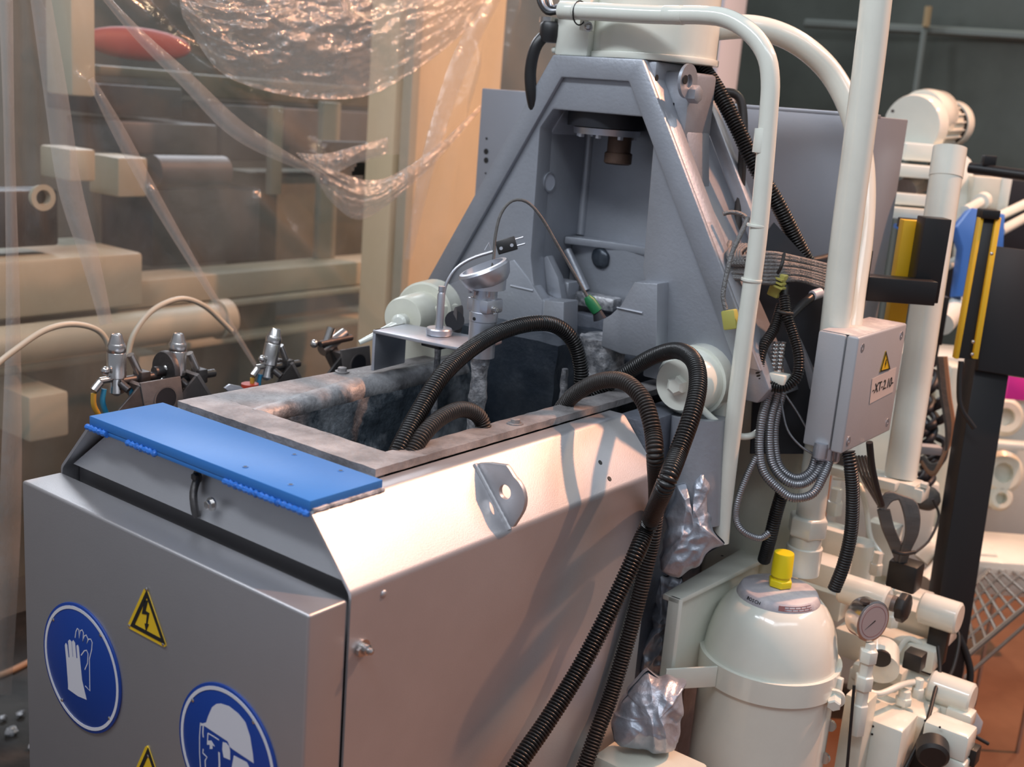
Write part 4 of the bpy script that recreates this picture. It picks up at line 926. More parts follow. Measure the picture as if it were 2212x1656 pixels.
hexbolt('tightening_bolt', bo+V((.0, -.012, 0)), V((.35, -.85, -.2)), .013, .024, 'cream', cs_)
# cream beam behind the accumulator
bm_ = thing('accumulator_beam', 'cream steel channel beam running behind the accumulator', 'beam', at(1450, 1450, d=2.14))
zz = at(1432, 1282, d=2.07).z
A = [V((q.x, q.y, zz)) for q in (at(1432, 1282, z=zz), at(1468, 1295, z=zz), at(1705, 1180, z=zz), at(1640, 1162, z=zz))]
MB().prism(A, -Z*.010).build('top_flange', 'cream', bm_, bevel=.0015)
MB().prism([A[1]+V((-.012, .004, -.01)), A[2]+V((-.012, .004, -.01)), A[2]+V((-.012, .004, -.20)), A[1]+V((-.012, .004, -.20))], V((-.008, .004, 0))).build('web', 'cream', bm_)
e0 = A[0].lerp(A[1], .35)
MB().prism([e0, A[1], A[1]-Z*.165, e0-Z*.165], V((.004, .006, 0))).build('end_plate', 'cream', bm_, bevel=.001)
MB().box(e0-Z*.165+V((.0, .0, -.003)), (.05, .03, .008)).build('lower_flange', 'cream', bm_, bevel=.001)
MB().prism(circ(at(1560, 1200, z=zz+.0004), X, Y, .003, 12), Z*.0005).build('drilled_hole', 'black', bm_)

# ------------------------------------------------------------------ junction box
jb = thing('junction_box', 'grey junction box with a yellow warning triangle and printed name label', 'junction box', at(1890, 940, x=-.7))
JX = -.70; j0, j1 = at(1855, 733, x=JX), at(1925, 935, x=JX)
JY0, JY1, JZ0, JZ1 = 1.925, 2.163, 1.089, 1.298
jd = .075
MB().bb(JX-jd, JX-.024, JY0, JY1, JZ0, JZ1).build('body', 'boxgrey', jb, bevel=.004)
ld = MB().bb(JX-.022, JX, JY0-.001, JY1+.001, JZ0-.001, JZ1+.001).build('lid', 'boxgrey', jb, bevel=.004, seg=3)
MB().bb(JX-jd+.004, JX-.004, JY0+.006, JY1-.006, JZ1+.0006, JZ1+.0014).build('dust_layer', 'boxdust', jb)
ls = None
for yy in (JY0+.022, JY1-.022):
    for zz_ in (JZ0+.020, JZ1-.020):
        c = V((JX, yy, zz_))
        if ls is None: ls = MB().lathe(c, X, [(.008, 0), (.008, .0015), (.003, .0016), (.003, .0005)], 18).build('lid_screw', 'alu', ld)
        else: again(ls, c, ld)
tq = px([(1913, 757), (1922, 797), (1900, 803)], x=JX+.0006)
tw = MB().prism(tq, X*.0006).build('warning_triangle', 'yellow', ld)
cq = sum(tq, V())/3
MB().ring([cq+(q-cq)*.98+X*.0012 for q in tq], [cq+(q-cq)*.80+X*.0012 for q in tq], X*.0004).build('triangle_border', 'black', ld)
MB().prism([cq+X*.0010+V((0, a*.001, b*.001)) for a, b in ((0, 9), (2, 9), (.5, 3), (3, 3), (-1, -7), (0, 0), (-2.5, 0))], X*.0006).build('lightning_arrow', 'black', ld)
lq = px([(1884, 818), (1936, 793), (1928, 846), (1878, 872)], x=JX+.0006)
MB().prism(lq, X*.0005).build('name_label', 'label', ld)
lc = sum(lq, V())/4
text('label_text', '-XT-2.10-', .0265, Matrix(((0, 0, 1, lc.x+.0012), (1, 0, 0, lc.y), (0, 1, 0, lc.z), (0, 0, 0, 1))), 'black', ld, .0002)
for i, (a, b) in enumerate(((1773, 968), (1788, 972), (1800, 975))):
    MB().lathe(at(a, b, d=2.06+.012*i), -Z, [(.012, -.01), (.013, .0), (.013, .016), (.010, .020)], 16).build('cable_gland', 'alu', jb)

# flexible conduits
for L, r, lab in (
    ([(1660, 850, 2.06), (1645, 905, 2.05), (1640, 970, 2.05), (1650, 1020, 2.05), (1685, 1058, 2.05), (1715, 1075, 2.05), (1755, 1066, 2.05), (1780, 1025, 2.06), (1795, 985, 2.08)], .0082, 'outer grey metal conduit hanging in a loop below the junction box'),
    ([(1678, 850, 2.07), (1664, 905, 2.06), (1662, 970, 2.06), (1672, 1010, 2.06), (1700, 1040, 2.06), (1735, 1045, 2.07), (1765, 1020, 2.07), (1782, 975, 2.08)], .0080, 'middle grey metal conduit hanging in a loop below the junction box'),
    ([(1690, 850, 2.09), (1674, 920, 2.08), (1676, 980, 2.08), (1690, 1015, 2.08), (1720, 1032, 2.08), (1750, 1018, 2.08), (1766, 975, 2.08)], .0078, 'inner grey metal conduit hanging in a loop below the junction box')):
    tag(corr('metal_conduit', px(L), r, .0042, 'flex', depth=.14, n=12), lab, 'conduit', 'metal conduits below the junction box')
for L, lab in (([(1676, 738, 2.1), (1670, 780, 2.1), (1660, 850, 2.1)], 'short bright metal conduit inside the black hose loop'), ([(1690, 738, 2.1), (1684, 780, 2.1), (1678, 850, 2.1)], 'second bright metal conduit beside it inside the black hose loop')):
    tag(corr('bright_conduit', px(L), .0075, .0068, 'steel', depth=.2), lab, 'conduit')
tag(corr('thin_conduit', px([(1634, 985, 2.05), (1612, 1030, 2.05), (1594, 1080, 2.05), (1590, 1120, 2.06), (1606, 1148, 2.06), (1640, 1162, 2.07), (1662, 1150, 2.07)]), .0062, .0038, 'flex', depth=.12, n=10), 'thin dull metal conduit hanging in a narrow loop beside the bent pipe', 'conduit')
tag(corr('ribbed_hose', px([(1690, 1062, 2.12), (1676, 1110, 2.14), (1664, 1160, 2.16), (1650, 1210, 2.2)]), .0125, .005, 'rubber'), 'black ribbed hose dropping behind the accumulator shoulder', 'hose')
tag(corr('ribbed_hose', px([(1832, 975, 2.05), (1838, 1010, 2.05), (1842, 1070, 2.07), (1838, 1150, 2.1), (1822, 1220, 2.12), (1802, 1272, 2.14)]), .0125, .0052, 'rubber'), 'black ribbed hose dropping from the junction box to the valves', 'hose')
tag(soft('black_cable', px([(1878, 955, 2.12), (1884, 1010, 2.14), (1895, 1060, 2.16), (1904, 1090, 2.18)]), .0065, 'rubber'), 'straight black cable below the right end of the junction box', 'cable')
tag(soft('thin_wire', px([(1686, 860, 2.08), (1700, 925, 2.08), (1728, 962, 2.08), (1756, 980, 2.08)]), .0022, 'flex', n=8), 'thin pale wire hanging between conduits and junction box', 'wire')
tag(soft('thin_wire', px([(1696, 852, 2.09), (1722, 890, 2.09), (1745, 930, 2.09)]), .0022, 'flex', n=8), 'thin pale wire slanting behind the conduit loop', 'wire')
# black loop hose with ties
lp = thing('loop_hose', 'black ribbed hose tied into a hanging loop beside the bent pipe', 'hose', at(1680, 840, d=2.05))
corr('hose_run', px([(1694, 640, 2.06), (1700, 680, 2.05), (1716, 730, 2.04), (1726, 775, 2.03), (1720, 815, 2.03), (1690, 836, 2.03), (1655, 828, 2.03), (1640, 795, 2.03), (1648, 750, 2.04), (1672, 710, 2.06), (1688, 660, 2.08)]), .0098, .0046, 'hose', lp)
soft('tail', px([(1690, 640, 2.08), (1694, 600, 2.1), (1700, 560, 2.14)]), .010, 'rubber', lp)
soft('tail', px([(1700, 690, 2.07), (1730, 660, 2.09), (1762, 634, 2.12)]), .008, 'rubber', lp)
MB().tube(smooth(px([(1680, 672, 2.03), (1696, 676, 2.02), (1712, 678, 2.03)]), .004), .003, 8).build('cable_tie', 'black', lp)
MB().cyl(at(1755, 638, d=2.11), at(1772, 632, d=2.12), .0095, n=14).build('white_end', 'signwhite', lp)
ck = bx('clamp_box', 1676, 815, 2.04, (.045, .03, .018), 'cream', None, .003); tag(ck, 'small cream clamp block inside the black hose loop', 'clamp block')
cn = thing('cable_connector', 'olive-yellow cable connector hanging from a black lead', 'connector', at(1680, 620, d=2.08))
MB().box(at(1680, 615, d=2.08), (.022, .018, .045), Matrix.Rotation(.25, 3, 'Y')).build('housing', 'connector', cn, bevel=.003)
for i in range(3): MB().box(at(1681, 600+i*9, d=2.068), (.024, .019, .003), Matrix.Rotation(.25, 3, 'Y')).build('grip_rib', 'connector', cn)
soft('lead', px([(1684, 596, 2.08), (1690, 575, 2.08), (1694, 550, 2.08)]), .004, 'black', cn)
c2_ = thing('cable_connector', 'olive-yellow cable connector hanging at the end of the braided cable', 'connector', at(1582, 700, d=2.0))
MB().box(at(1578, 690, d=2.0), (.026, .016, .034), Matrix.Rotation(-.3, 3, 'Y')).build('housing', 'connector', c2_, bevel=.003)
soft('braided_lead', px([(1616, 470, 2.02), (1600, 505, 2.01), (1580, 550, 2.0), (1566, 610, 2.0), (1562, 640, 2.0), (1568, 668, 2.0)]), .0045, 'cable', c2_, 8)
cb_ = thing('cable_coil', 'bundle of grey braided cables coiled behind the bent pipe', 'cable', at(1600, 560, d=2.08))
for i in range(9):
    y_ = 545+i*6; o_ = random.uniform(-4, 4)
    soft('strand', px([(1578+o_, y_-22, 2.10), (1572+o_, y_+4, 2.06), (1600, y_+12+o_, 2.05), (1660, y_+2+i*2, 2.06), (1720, y_+14+o_, 2.09), (1784, y_+28, 2.13)]), .0048, 'cable', cb_, 8)
for i in range(5):
    soft('coil', px([(1590+i*7, 528, 2.07), (1574+i*6, 545, 2.05), (1578+i*7, 568, 2.04), (1598+i*6, 572, 2.05), (1608+i*5, 550, 2.07), (1600+i*5, 530, 2.08)]), .004, 'cable', cb_, 8)
soft('loose_end', px([(1562, 462, 2.05), (1580, 458, 2.05), (1605, 464, 2.05), (1618, 480, 2.05)]), .004, 'cable', cb_, 8)
soft('cable_tie', px([(1694, 548, 2.04), (1688, 575, 2.03), (1680, 590, 2.04)]), .003, 'black', cb_, 8)
tag(soft('dark_pipe', px([(1660, 500, 2.2), (1700, 535, 2.2), (1740, 565, 2.22), (1800, 555, 2.24)]), .0095, 'brownhose'), 'dark brown pipe running under the diagonal ribbed hose', 'pipe')
tag(MB().prism(px([(1640, 520), (1672, 480), (1745, 560), (1812, 560), (1812, 980), (1622, 980)], d=2.16), FWD*.01).build('shadow_plate', 'machdark'), 'black plate standing in for the shade behind the tied cables', 'plate')  # dark plate added to imitate the deep shade behind the bent pipe
tag(MB().cyl(at(1740, 700, d=2.24), at(1760, 790, d=2.24), .055, n=28).build('black_drum', 'rubber', bevel=.004), 'black rubber drum behind the hanging hose loop', 'drum')
tag(bx('cream_bracket', 1800, 775, 2.18, (.12, .03, .03), 'creamold', None, .003), 'short cream bracket bar left of the junction box', 'bracket')
tag(MB().box(at(1640, 1060, d=2.3), (.20, .06, .42)).build('cream_casting', 'creamold', bevel=.02, seg=3), 'stained cream machine casting behind the hanging thin conduit', 'machine casting')
sr_ = thing('valve_rail', 'dark steel rail with feet carrying the spray valves left of the furnace', 'rail', (-1.75, 1.4, 0))
MB().bb(-1.80, -1.68, 1.22, 1.85, .985, 1.005).build('rail_bar', 'iron', sr_, bevel=.002)
for yy in (1.30, 1.78): MB().bb(-1.77, -1.71, yy-.03, yy+.03, 0, .985).build('foot_post', 'iron', sr_, bevel=.002)

# ------------------------------------------------------------------ posts and light curtains
def prismpost(name, L, m, parent, dep, bev=.004):         # straight square tube: top pixel, bottom pixel, width px, depth
    (a0, b0), (a1, b1), wpx, d_ = L
    p0, p1 = at(a0, b0, d=d_), at(a1, b1, d=d_); p1 = V((p0.x, p0.y, p1.z)); wd = wpx*d_/FPX
    u = V((RGT.x, RGT.y, 0)).normalized(); v = V((FWD.x, FWD.y, 0)).normalized()
    q = [p1+u*wd/2, p1-u*wd/2, p1-u*wd/2+v*dep, p1+u*wd/2+v*dep]
    return MB().prism(q, Z*(p0.z-p1.z)).build(name, m, parent, bevel=bev)
wp = thing('cream_column', 'cream round column with end cap standing behind the junction box', 'column', at(1946, 1030, d=2.5))
pt, pb = at(2052, 322, d=2.5), at(1944, 1034, d=2.5)
MB().cyl(pb, pt, .034, n=28).build('tube', 'cream', wp)
MB().cyl(at(2043, 382, d=2.5), at(2052.5, 319, d=2.5), .0355, n=28).build('end_cap', 'cream', wp)
bx('foot_clamp', 1930, 1046, 2.5, (.11, .06, .035), 'cream', wp, .004)
bx('foot_clamp', 1975, 1062, 2.47, (.05, .05, .03), 'cream', wp, .004)
cx('clamp_bolt', 1990, 1046, 2.45, X, .014, .008, 'cream', wp, n=6)
bx('clamp_arm', 1860, 1030, 2.5, (.16, .03, .02), 'cream', wp, .003)

bb_ = thing('black_bracket', 'black square-tube bracket carrying a yellow light curtain beside the riser pipe', 'bracket', at(1940, 640, d=2.3))
uu = V((RGT.x, RGT.y, 0)).normalized(); vv = V((FWD.x, FWD.y, 0)).normalized()
def rbox(name, a, b, d, wd, dep, h, m, parent, bev=.002, yaw=0.):
    Rm = Matrix((uu, vv, Z)).transposed() @ Matrix.Rotation(yaw, 3, 'Z'); return MB().box(at(a, b, d=d), (wd, dep, h), Rm).build(name, m, parent, bevel=bev)
rbox('bar', 1940, 625, 2.26, .135, .05, .047, 'blackpost', bb_)
rbox('post_tube', 2004, 560, 2.28, .052, .05, .165, 'blackpost', bb_)
rbox('mount_plate', 1863, 615, 2.24, .008, .05, .14, 'blackpost', bb_)
lc1 = thing('light_curtain', 'yellow light curtain bar half hidden behind the black bracket', 'light curtain', at(1940, 700, d=2.33))
rbox('bar', 1949, 590, 2.33, .036, .03, .215, 'yellowguard', lc1)
rbox('end_cap', 1963, 482, 2.33, .038, .032, .02, 'blackpost', lc1)
lc2 = thing('light_curtain', 'slim yellow and black light curtain mounted on the black post', 'light curtain', at(2075, 775, d=2.55))
def bar2(name, w0, off, m, dep, ddep):
    p1, p0 = at(2085+off, 775, d=2.55-ddep), at(2138+off*.9, 470, d=2.55-ddep)
    ax = (p0-p1); q = [p1-uu*w0/2, p1+uu*w0/2, p1+uu*w0/2+vv*dep, p1-uu*w0/2+vv*dep]
    return MB().prism(q, ax).build(name, m, lc2, bevel=.001)
bar2('housing', .044, 4, 'blackpost', .03, 0)
bar2('yellow_edge', .008, -18, 'yellowguard', .02, .008)
bar2('yellow_edge', .012, 22, 'yellowguard', .02, .008)
rbox('end_cap', 2135, 462, 2.55, .04, .035, .02, 'blackpost', lc2)
for a, b in ((2102, 738), (2100, 765), (2142, 548)): MB().ball(at(a, b, d=2.50), .004, 10).build('screw', 'steel', lc2)
bpst = thing('black_post', 'tall black square post with a wide black guard board at its head', 'post', at(2030, 1490, d=2.6))
p1 = at(2036, 1490, d=2.6); p0 = at(2160, 700, d=2.6)
p0 = V((p1.x+.02, p1.y, p0.z)); q = [p1-uu*.040, p1+uu*.040, p1+uu*.040+vv*.07, p1-uu*.040+vv*.07]
MB().prism(q, at(2168, 640, d=2.6)-p1).build('post_tube', 'blackpost', bpst, bevel=.003)
g = px([(2143, 530), (2260, 545), (2240, 820), (2112, 800)], d=2.58)
MB().prism(g, FWD*.02).build('guard_board', 'blackpost', bpst, bevel=.002)
MB().cyl(at(2094, 362, d=2.75), at(2240, 382, d=2.65), .013, n=14).build('cable_arm', 'blackpost', bpst)
rbox('arm_knob', 2136, 347, 2.72, .03, .02, .024, 'blackpost', bpst)
soft('feed_cable', px([(2076, 780, 2.55), (2072, 830, 2.55), (2076, 880, 2.55), (2105, 925, 2.55)]), .006, 'rubber', bpst)
soft('feed_cable', px([(2070, 1370, 2.6), (2085, 1405, 2.6), (2096, 1450, 2.6), (2092, 1490, 2.6)]), .008, 'rubber', bpst)

# ------------------------------------------------------------------ far casting press
gm = thing('gear_motor', 'cream gear motor with finned body and domed fan cover on the far press', 'motor', at(1990, 330, d=3.4))
mx = (at(2070, 258, d=3.55)-at(1975, 262, d=3.35)).normalized()
c = at(1968, 272, d=3.35)
MB().lathe(c, mx, [(.086, 0), (.090, .01), (.090, .05), (.082, .06)], 40).build('gear_flange', 'cream', gm)
MB().lathe(c+mx*.05+Z*.03, mx, [(.072, 0), (.075, .03), (.070, .10), (.055, .12)], 36).build('gear_case', 'cream', gm)
MB().lathe(c+mx*.11, mx, [(.060, 0), (.060, .11), (.058, .115)], 36).build('motor_body', 'creamold', gm)
for i in range(18):
    t_ = 2*math.pi*i/18; n_ = V((0, 0, 1))*math.cos(t_)+mx.cross(Z).normalized()*math.sin(t_)
    MB().box(c+mx*.165+n_*.062, (.10, .004, .012), Matrix((mx, n_.cross(mx), n_)).transposed()).build('fin', 'cream', gm)
MB().lathe(c+mx*.222, mx, [(.066, -.002), (.066, .006)], 36).build('fan_gap', 'black', gm)
MB().lathe(c+mx*.230, mx, [(.070, 0), (.070, .04), (.060, .062), (.04, .072), (.01, .076)], 36).build('fan_cover', 'cream', gm)
for a, b in ((1928, 240), (1990, 245)): MB().prism(circ(at(a, b, d=3.33), RGT, UPV, .005, 10), -FWD*.002).build('case_screw', 'black', gm)
pm = thing('casting_press', 'cream far part of the casting press with rods, decks and castings', 'machine', at(2050, 1200, d=3.5)-Z*.5)
rbox('motor_deck', 1990, 328, 3.4, .16, .2, .05, 'cream', pm, .006)
rbox('deck_plate', 1975, 368, 3.35, .20, .2, .035, 'cream', pm, .004)
MB().prism(px([(2010, 380), (2030, 330), (2075, 322), (2100, 345), (2108, 400), (2096, 560), (2060, 560), (2062, 440), (2030, 420)], d=3.3), FWD*.08).build('curved_arm', 'cream', pm, bevel=.008)
MB().cyl(at(1955, 412, d=3.3), at(2024, 370, d=3.45), .034, n=20).build('chrome_rod', 'steel', pm)
rbox('valve_block', 1968, 430, 3.2, .11, .06, .03, 'cream', pm); rbox('valve_block', 1960, 460, 3.18, .12, .06, .03, 'creamold', pm)
rbox('valve_block', 1975, 492, 3.15, .10, .05, .012, 'bluemach', pm)
rbox('tie_block', 2122, 415, 3.3, .085, .07, .09, 'creamold', pm, .006)
rbox('tie_block', 2160, 420, 3.3, .03, .07, .10, 'cream', pm, .004)
MB().lathe(at(2120, 435, d=3.22), (at(2060, 470, d=3.05)-at(2120, 435, d=3.22)), [(.024, -.02), (.024, .01), (.014, .012), (.014, .14)], 18).build('tie_rod', 'cream', pm)
for a0, b0, a1, b1 in ((2215, 440, 2080, 505), (2230, 462, 2160, 500), (2090, 552, 2030, 580)): MB().cyl(at(a0, b0, d=3.3), at(a1, b1, d=3.1), .014, n=14).build('tie_rod', 'cream', pm)
rbox('dark_backing', 2185, 480, 3.6, .20, .05, .26, 'machdark', pm); rbox('dark_backing', 2060, 590, 3.35, .10, .05, .25, 'machdark', pm)
MB().prism(px([(2066, 490), (2100, 448), (2172, 462), (2168, 540), (2110, 530), (2090, 640), (2066, 640), (2080, 535)], d=3.05), FWD*.05).build('blue_bracket', 'bluemach', pm, bevel=.004)
MB().cyl(at(2035, 700, d=3.0), at(2100, 630, d=3.2), .03, n=18).build('cylinder', 'cream', pm)
rbox('platen', 2085, 800, 3.6, .50, .2, .12, 'cream', pm, .01)
rbox('platen', 2080, 1000, 3.7, .70, .2, .55, 'cream', pm, .02)
rbox('platen_rib', 2030, 960, 3.45, .05, .1, .50, 'creamold', pm, .01); rbox('platen_rib', 2070, 1000, 3.48, .05, .1, .40, 'cream', pm, .01)
for a, b, r in ((2170, 900, .045), (2160, 1075, .030), (2165, 1020, .05)):
    MB().lathe(at(a, b, d=3.45), -FWD, [(r*1.3, -.05), (r*1.3, 0), (r, .012), (r*.6, .012), (r*.6, -.01)], 28).build('bearing_ring', 'creamold', pm)
rbox('clamp_plate', 2180, 960, 3.4, .16, .05, .02, 'cream', pm, .006)
rbox('lower_deck', 2150, 1215, 3.3, .30, .25, .10, 'cream', pm, .008); rbox('lower_deck', 1990, 1180, 3.3, .36, .2, .06, 'cream', pm, .008)
rbox('base_casting', 1850, 1330, 3.4, .36, .3, .3, 'creamold', pm, .02)
rbox('side_casting', 1900, 1120, 3.2, .28, .1, .26, 'cream', pm, .02)
MB().tube(smooth(px([(1990, 1210, 2.9), (2010, 1190, 2.9), (2035, 1195, 2.9), (2030, 1225, 2.85), (1995, 1260, 2.8)]), .01), .022, 16).build('elbow_pipe', 'cream', pm)
dk = thing('dark_cable_mass', 'tangle of dark hoses hanging behind the cream column', 'hose bundle', at(2010, 1000, d=2.8))
for i in range(14):
    a = 1992+random.uniform(-8, 40); b = 800+i*16
    soft('hose', px([(a, b, 2.9), (a+20, b+18+random.uniform(-8, 8), 2.85), (a+8, b+40, 2.82), (a-14, b+50, 2.85)]), .010, 'machdark', dk, 8)
for i in range(5):
    soft('cable', px([(2026+i*4, 770, 2.75), (2034+i*4, 850, 2.74), (2046+i*3, 930, 2.73), (2040-i*3, 990+i*4, 2.73), (2012, 1004+i*5, 2.74), (1992, 985+i*3, 2.75)]), .0055, 'greycable' if i < 3 else 'copper', dk, 8)
rbox('connector_body', 2005, 720, 2.9, .05, .05, .16, 'machdark', dk); rbox('connector_body', 2020, 690, 2.85, .04, .04, .12, 'blackpost', dk)
rbox('connector_body', 2008, 970, 2.78, .05, .03, .02, 'boxgrey', dk)
MB().ball(at(2000, 1075, d=2.7), (.035, .03, .03), 12).build('dark_knot', 'greycable', dk)
tag(rbox('magenta_card', 2196, 835, 3.35, .06, .02, .075, 'magenta', None, .002), 'bright magenta card showing beyond the black post', 'card')
tag(soft('thin_lead', px([(2015, 1078, 2.6), (2028, 1115, 2.6), (2008, 1165, 2.58), (1975, 1195, 2.56)]), .003, 'black', n=8), 'thin black lead hanging free beside the cable hank', 'cable')
hk = thing('cable_hank', 'hank of grey cables tied and hanging above the hydraulic valves', 'cable', at(1940, 1230, d=2.35))
for i in range(13):
    e = i*3.2; j = random.uniform(-3, 3)
    soft('strand', px([(1898+e*.35, 1098+j, 2.3), (1915+e*.4, 1066+e*.3, 2.3), (1940+e*.8, 1072+e*.2, 2.3), (1955+e*.75, 1110+j, 2.3), (1958+e*.6, 1150, 2.31), (1948+e*.4, 1190, 2.33), (1942+e*.3, 1225, 2.35)]), .0036, 'greycable', hk, 7)
for i in range(8):
    soft('strand', px([(1898+i*3, 1100, 2.3), (1908+i*3, 1140, 2.31), (1925+i*3, 1180, 2.33), (1938+i*3, 1215, 2.35), (1935+i*5, 1250, 2.37)]), .0036, 'greycable', hk, 7)
for i in range(4): soft('feeder_wire', px([(1848+i*7, 985, 2.2), (1862+i*7, 1030, 2.24), (1885+i*5, 1070, 2.28), (1902+i*3, 1098, 2.3)]), .0028, 'greycable', hk, 6)
MB().tube(smooth(px([(1928, 1190, 2.31), (1952, 1196, 2.30), (1976, 1192, 2.32)]), .006), .004, 8).build('cable_tie', 'black', hk)

# ------------------------------------------------------------------ hydraulic valve stack
hv = thing('valve_stack', 'cream hydraulic valve stack with black solenoid knobs right of the accumulator', 'valve stack', at(1950, 1640, d=2.35)-Z*.2)
def solen(a, b, d, ln, r, m='cream', knob=True):           # solenoid barrel along +x with a black end button
    c = at(a, b, d=d); MB().lathe(c, X, [(r*.9, 0), (r, .004), (r, ln-.004), (r*.86, ln)], 24).build('solenoid', m, hv)
    if knob: MB().lathe(c+X*ln, X, [(r*.55, -.002), (r*.60, .012), (r*.5, .016)], 20).build('manual_button', 'black', hv)
bx('manifold_block', 1895, 1640, 2.25, (.10, .09, .20), 'cream', hv, .004)
bx('manifold_block', 1845, 1600, 2.20, (.045, .05, .20), 'creamold', hv, .004)
bx('manifold_block', 1960, 1560, 2.32, (.10, .08, .085), 'cream', hv, .006)
bx('manifold_block', 1940, 1480, 2.42, (.18, .10, .05), 'cream', hv, .004)
bx('valve_body', 1990, 1340, 2.5, (.14, .07, .06), 'cream', hv, .004)
bx('valve_body', 1960, 1400, 2.45, (.13, .06, .05), 'cream', hv, .004)
bx('valve_body', 1780, 1230, 2.42, (.09, .07, .05), 'cream', hv, .004); bx('valve_body', 1800, 1170, 2.5, (.07, .06, .07), 'cream', hv, .004)
bx('valve_body', 1862, 1225, 2.52, (.05, .05, .09), 'cream', hv, .008)
MB().lathe(at(1855, 1195, d=2.5), Z, [(.030, -.09), (.030, .025), (.026, .030)], 24).build('relief_valve', 'cream', hv)
solen(1818, 1268, 2.30, .095, .030, knob=False)
MB().lathe(at(1905, 1295, d=2.28), X, [(.016, 0), (.016, .03)], 18).build('spindle', 'bracket', hv)
MB().lathe(at(1940, 1308, d=2.26), X, [(.022, 0), (.030, .003), (.030, .016), (.024, .020), (.010, .022)], 9).build('black_knob', 'black', hv, bevel=.002)
solen(1990, 1310, 2.42, .08, .034, knob=False)
cx('solenoid', 1905, 1405, 2.32, V((.35, -.9, -.2)), .06, .034, 'cream', hv, n=24)
cx('manual_button', 1903, 1419, 2.252, V((.35, -.9, -.2)), .006, .019, 'black', hv, n=20)
bx('valve_plug', 1976, 1424, 2.30, (.036, .036, .036), 'black', hv, .003)
bx('valve_plug', 2040, 1340, 2.42, (.035, .03, .055), 'black', hv, .004); bx('valve_plug', 2026, 1385, 2.42, (.04, .025, .09), 'blackpost', hv, .004)
bx('valve_plug', 1955, 1240, 2.36, (.06, .05, .06), 'black', hv, .006)
bx('name_plate', 2020, 1370, 2.44, (.004, .04, .06), 'bracket', hv, .001)
solen(2010, 1480, 2.35, .085, .034, knob=False)
bx('valve_body', 2010, 1530, 2.36, (.12, .06, .06), 'cream', hv, .006)
bx('valve_plug', 2085, 1505, 2.36, (.04, .035, .035), 'black', hv, .003)
bx('solenoid_box', 2050, 1590, 2.22, (.085, .06, .055), 'cream', hv, .006)
MB().lathe(at(2015, 1632, d=2.17), V((.35, -.9, -.2)), [(.030, -.03), (.030, 0), (.024, .006)], 24).build('manual_button', 'black', hv)
bx('solenoid_box', 2050, 1645, 2.22, (.07, .05, .04), 'cream', hv, .006)
bx('valve_plug', 2092, 1626, 2.22, (.036, .034, .036), 'black', hv, .003)
bx('valve_plug', 1990, 1650, 2.28, (.07, .04, .05), 'black', hv, .003)
bx('dark_gap_pipe', 1940, 1660, 2.5, (.20, .06, .07), 'machdark', hv, .004)
for a, b in ((1795, 1565), (1782, 1635)): cx('port_screw', a, b, 2.14, -Y, .006, .011, 'steel', hv, n=16)
for a, b in ((1886, 1568), (1884, 1585)): MB().prism(circ(at(a, b, y=at(1895, 1640, d=2.25).y-.0455), X, Z, .0022, 10), -Y*.001).build('screw_hole', 'black', hv)
MB().prism(px([(2085, 1500), (2125, 1560), (2118, 1585), (2080, 1600)], d=2.5), FWD*.02).build('drip_tray', 'boxgrey', hv, bevel=.003)
soft('lead', px([(2026, 1395, 2.36), (2030, 1450, 2.34), (2018, 1500, 2.3), (2005, 1550, 2.26), (1985, 1600, 2.22), (1955, 1660, 2.2)]), .0042, 'black', hv, 8)
soft('lead', px([(2090, 1580, 2.3), (2110, 1592, 2.3), (2135, 1606, 2.3)]), .004, 'black', hv, 8)
MB().cyl(at(1845, 1480, d=2.12), at(1828, 1680, d=2.14), .003, n=8).build('thin_rod', 'blackpost', hv)
pg = thing('pressure_gauge', 'round steel pressure gauge with pale dial on a cream riser', 'gauge', at(1862, 1520, d=2.14))
ga = V((.90, -.42, .05)).normalized(); gc_ = at(1886, 1342, d=2.10)
MB().lathe(gc_, ga, [(.034, -.036), (.037, -.030), (.037, -.008), (.039, -.006), (.039, 0), (.035, .001)], 40).build('case', 'steel', pg)
MB().lathe(gc_+ga*.001, ga, [(.0345, 0), (.0345, .0008)], 40).build('dial', 'glass', pg)
gu = ga.cross(Z).normalized(); gv = gu.cross(ga)
MB().ring(circ(gc_+ga*.0018, gu, gv, .0295, 32), circ(gc_+ga*.0018, gu, gv, .0285, 32), ga*.0002).build('scale_ring', 'redprint', pg)
MB().prism([gc_+ga*.002+gu*.020-gv*.012, gc_+ga*.002-gu*.004+gv*.001, gc_+ga*.002-gu*.003+gv*.003], ga*.0004).build('needle', 'black', pg)
cx('fill_plug', 1868, 1302, 2.09, Z, .005, .009, 'iron', pg, n=12)
MB().lathe(at(1858, 1520, d=2.14), Z, [(.016, -.06), (.016, .0), (.013, .002), (.013, .03), (.017, .032), (.017, .058), (.013, .06), (.013, .085), (.017, .087), (.017, .11), (.010, .113), (.010, .125)], 6).build('riser', 'cream', pg, bevel=.0008)

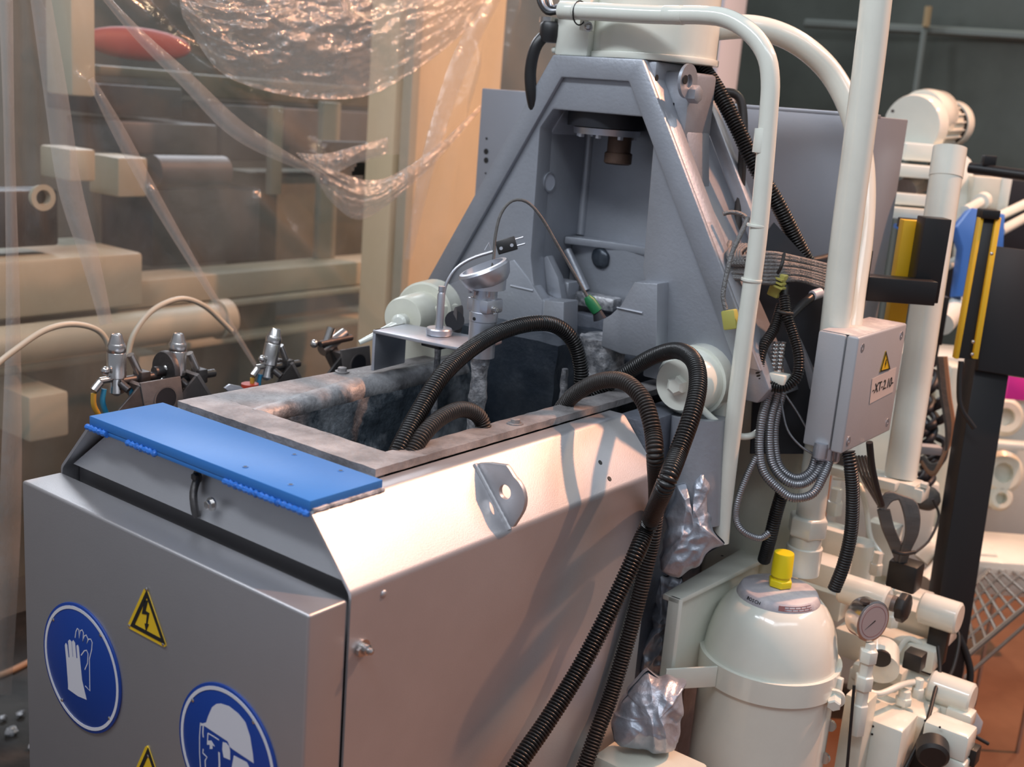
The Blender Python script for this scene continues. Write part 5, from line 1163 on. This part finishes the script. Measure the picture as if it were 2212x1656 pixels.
# wire tray on the floor
wt = thing('wire_tray', 'bright wire mesh tray lying near the foot of the black post', 'wire tray', at(2110, 1320, z=.3))
zt2 = .50
E_ = [V((q.x, q.y, zt2)) for q in (at(2084, 1420, z=zt2), at(2068, 1300, z=zt2), at(2165, 1200, z=zt2), at(2270, 1265, z=zt2))]
for k in range(4): MB().cyl(E_[k], E_[(k+1) % 4], .007, n=8).build('edge_rod', 'steel', wt); MB().cyl(E_[k]-Z*.06, E_[(k+1) % 4]-Z*.06, .005, n=8).build('edge_rod', 'steel', wt)
for i in range(1, 9):
    t_ = i/9; MB().cyl(E_[0].lerp(E_[3], t_), E_[1].lerp(E_[2], t_), .0045, n=6).build('cross_wire', 'steel', wt)
for i in range(1, 4):
    t_ = i/4; MB().cyl(E_[0].lerp(E_[1], t_), E_[3].lerp(E_[2], t_), .0045, n=6).build('cross_wire', 'steel', wt)
ctr = (E_[0]+E_[2])/2
for k in range(4): MB().cyl(E_[k], V((E_[k].x, E_[k].y, 0)), .006, n=8).build('corner_leg', 'steel', wt)
# smaller fittings of the valve stack
for a, b, d, sz in ((1872, 1450, 2.42, (.05, .04, .035)), (1925, 1450, 2.38, (.06, .05, .03)), (1900, 1520, 2.30, (.09, .05, .025)), (2075, 1545, 2.30, (.05, .04, .03)), (1845, 1385, 2.5, (.07, .06, .06)), (1770, 1290, 2.55, (.12, .06, .06)), (1905, 1180, 2.7, (.07, .05, .12)), (1960, 1290, 2.6, (.10, .06, .04))):
    bx('spacer_block', a, b, d, sz, 'cream', hv, .004)
for a, b, d, r, h in ((1950, 1520, 2.26, .016, .03), (1980, 1505, 2.28, .012, .04), (1920, 1350, 2.40, .018, .05), (1890, 1240, 2.45, .014, .05), (1800, 1110, 2.55, .018, .06)):
    MB().tube_profile(at(a, b, d=d), Z, [(r, 0), (r, h*.5), (r*.75, h*.52), (r*.75, h)], 6).build('hex_fitting', 'cream', hv, bevel=.001)
for L in ([(1870, 1490, 2.2), (1900, 1498, 2.2), (1950, 1478, 2.24), (1990, 1470, 2.3)], [(1905, 1200, 2.5), (1880, 1160, 2.52), (1870, 1090, 2.55), (1850, 1040, 2.58), (1800, 1030, 2.6)], [(1930, 1420, 2.38), (1960, 1380, 2.42), (1990, 1390, 2.42)]):
    soft('pressure_line', px(L), .0062, 'cream', hv, 10)
soft('lead', px([(2060, 1345, 2.4), (2072, 1380, 2.38), (2060, 1440, 2.36), (2040, 1480, 2.34)]), .004, 'black', hv, 8)
soft('lead', px([(1955, 1225, 2.36), (1948, 1190, 2.36), (1944, 1170, 2.36)]), .010, 'greycable', hv, 8)
for a, b in ((1998, 1556), (2030, 1570), (2076, 1584)): MB().prism(circ(at(a, b, d=2.19), RGT, UPV, .0022, 8), -FWD*.001).build('case_screw', 'black', hv)
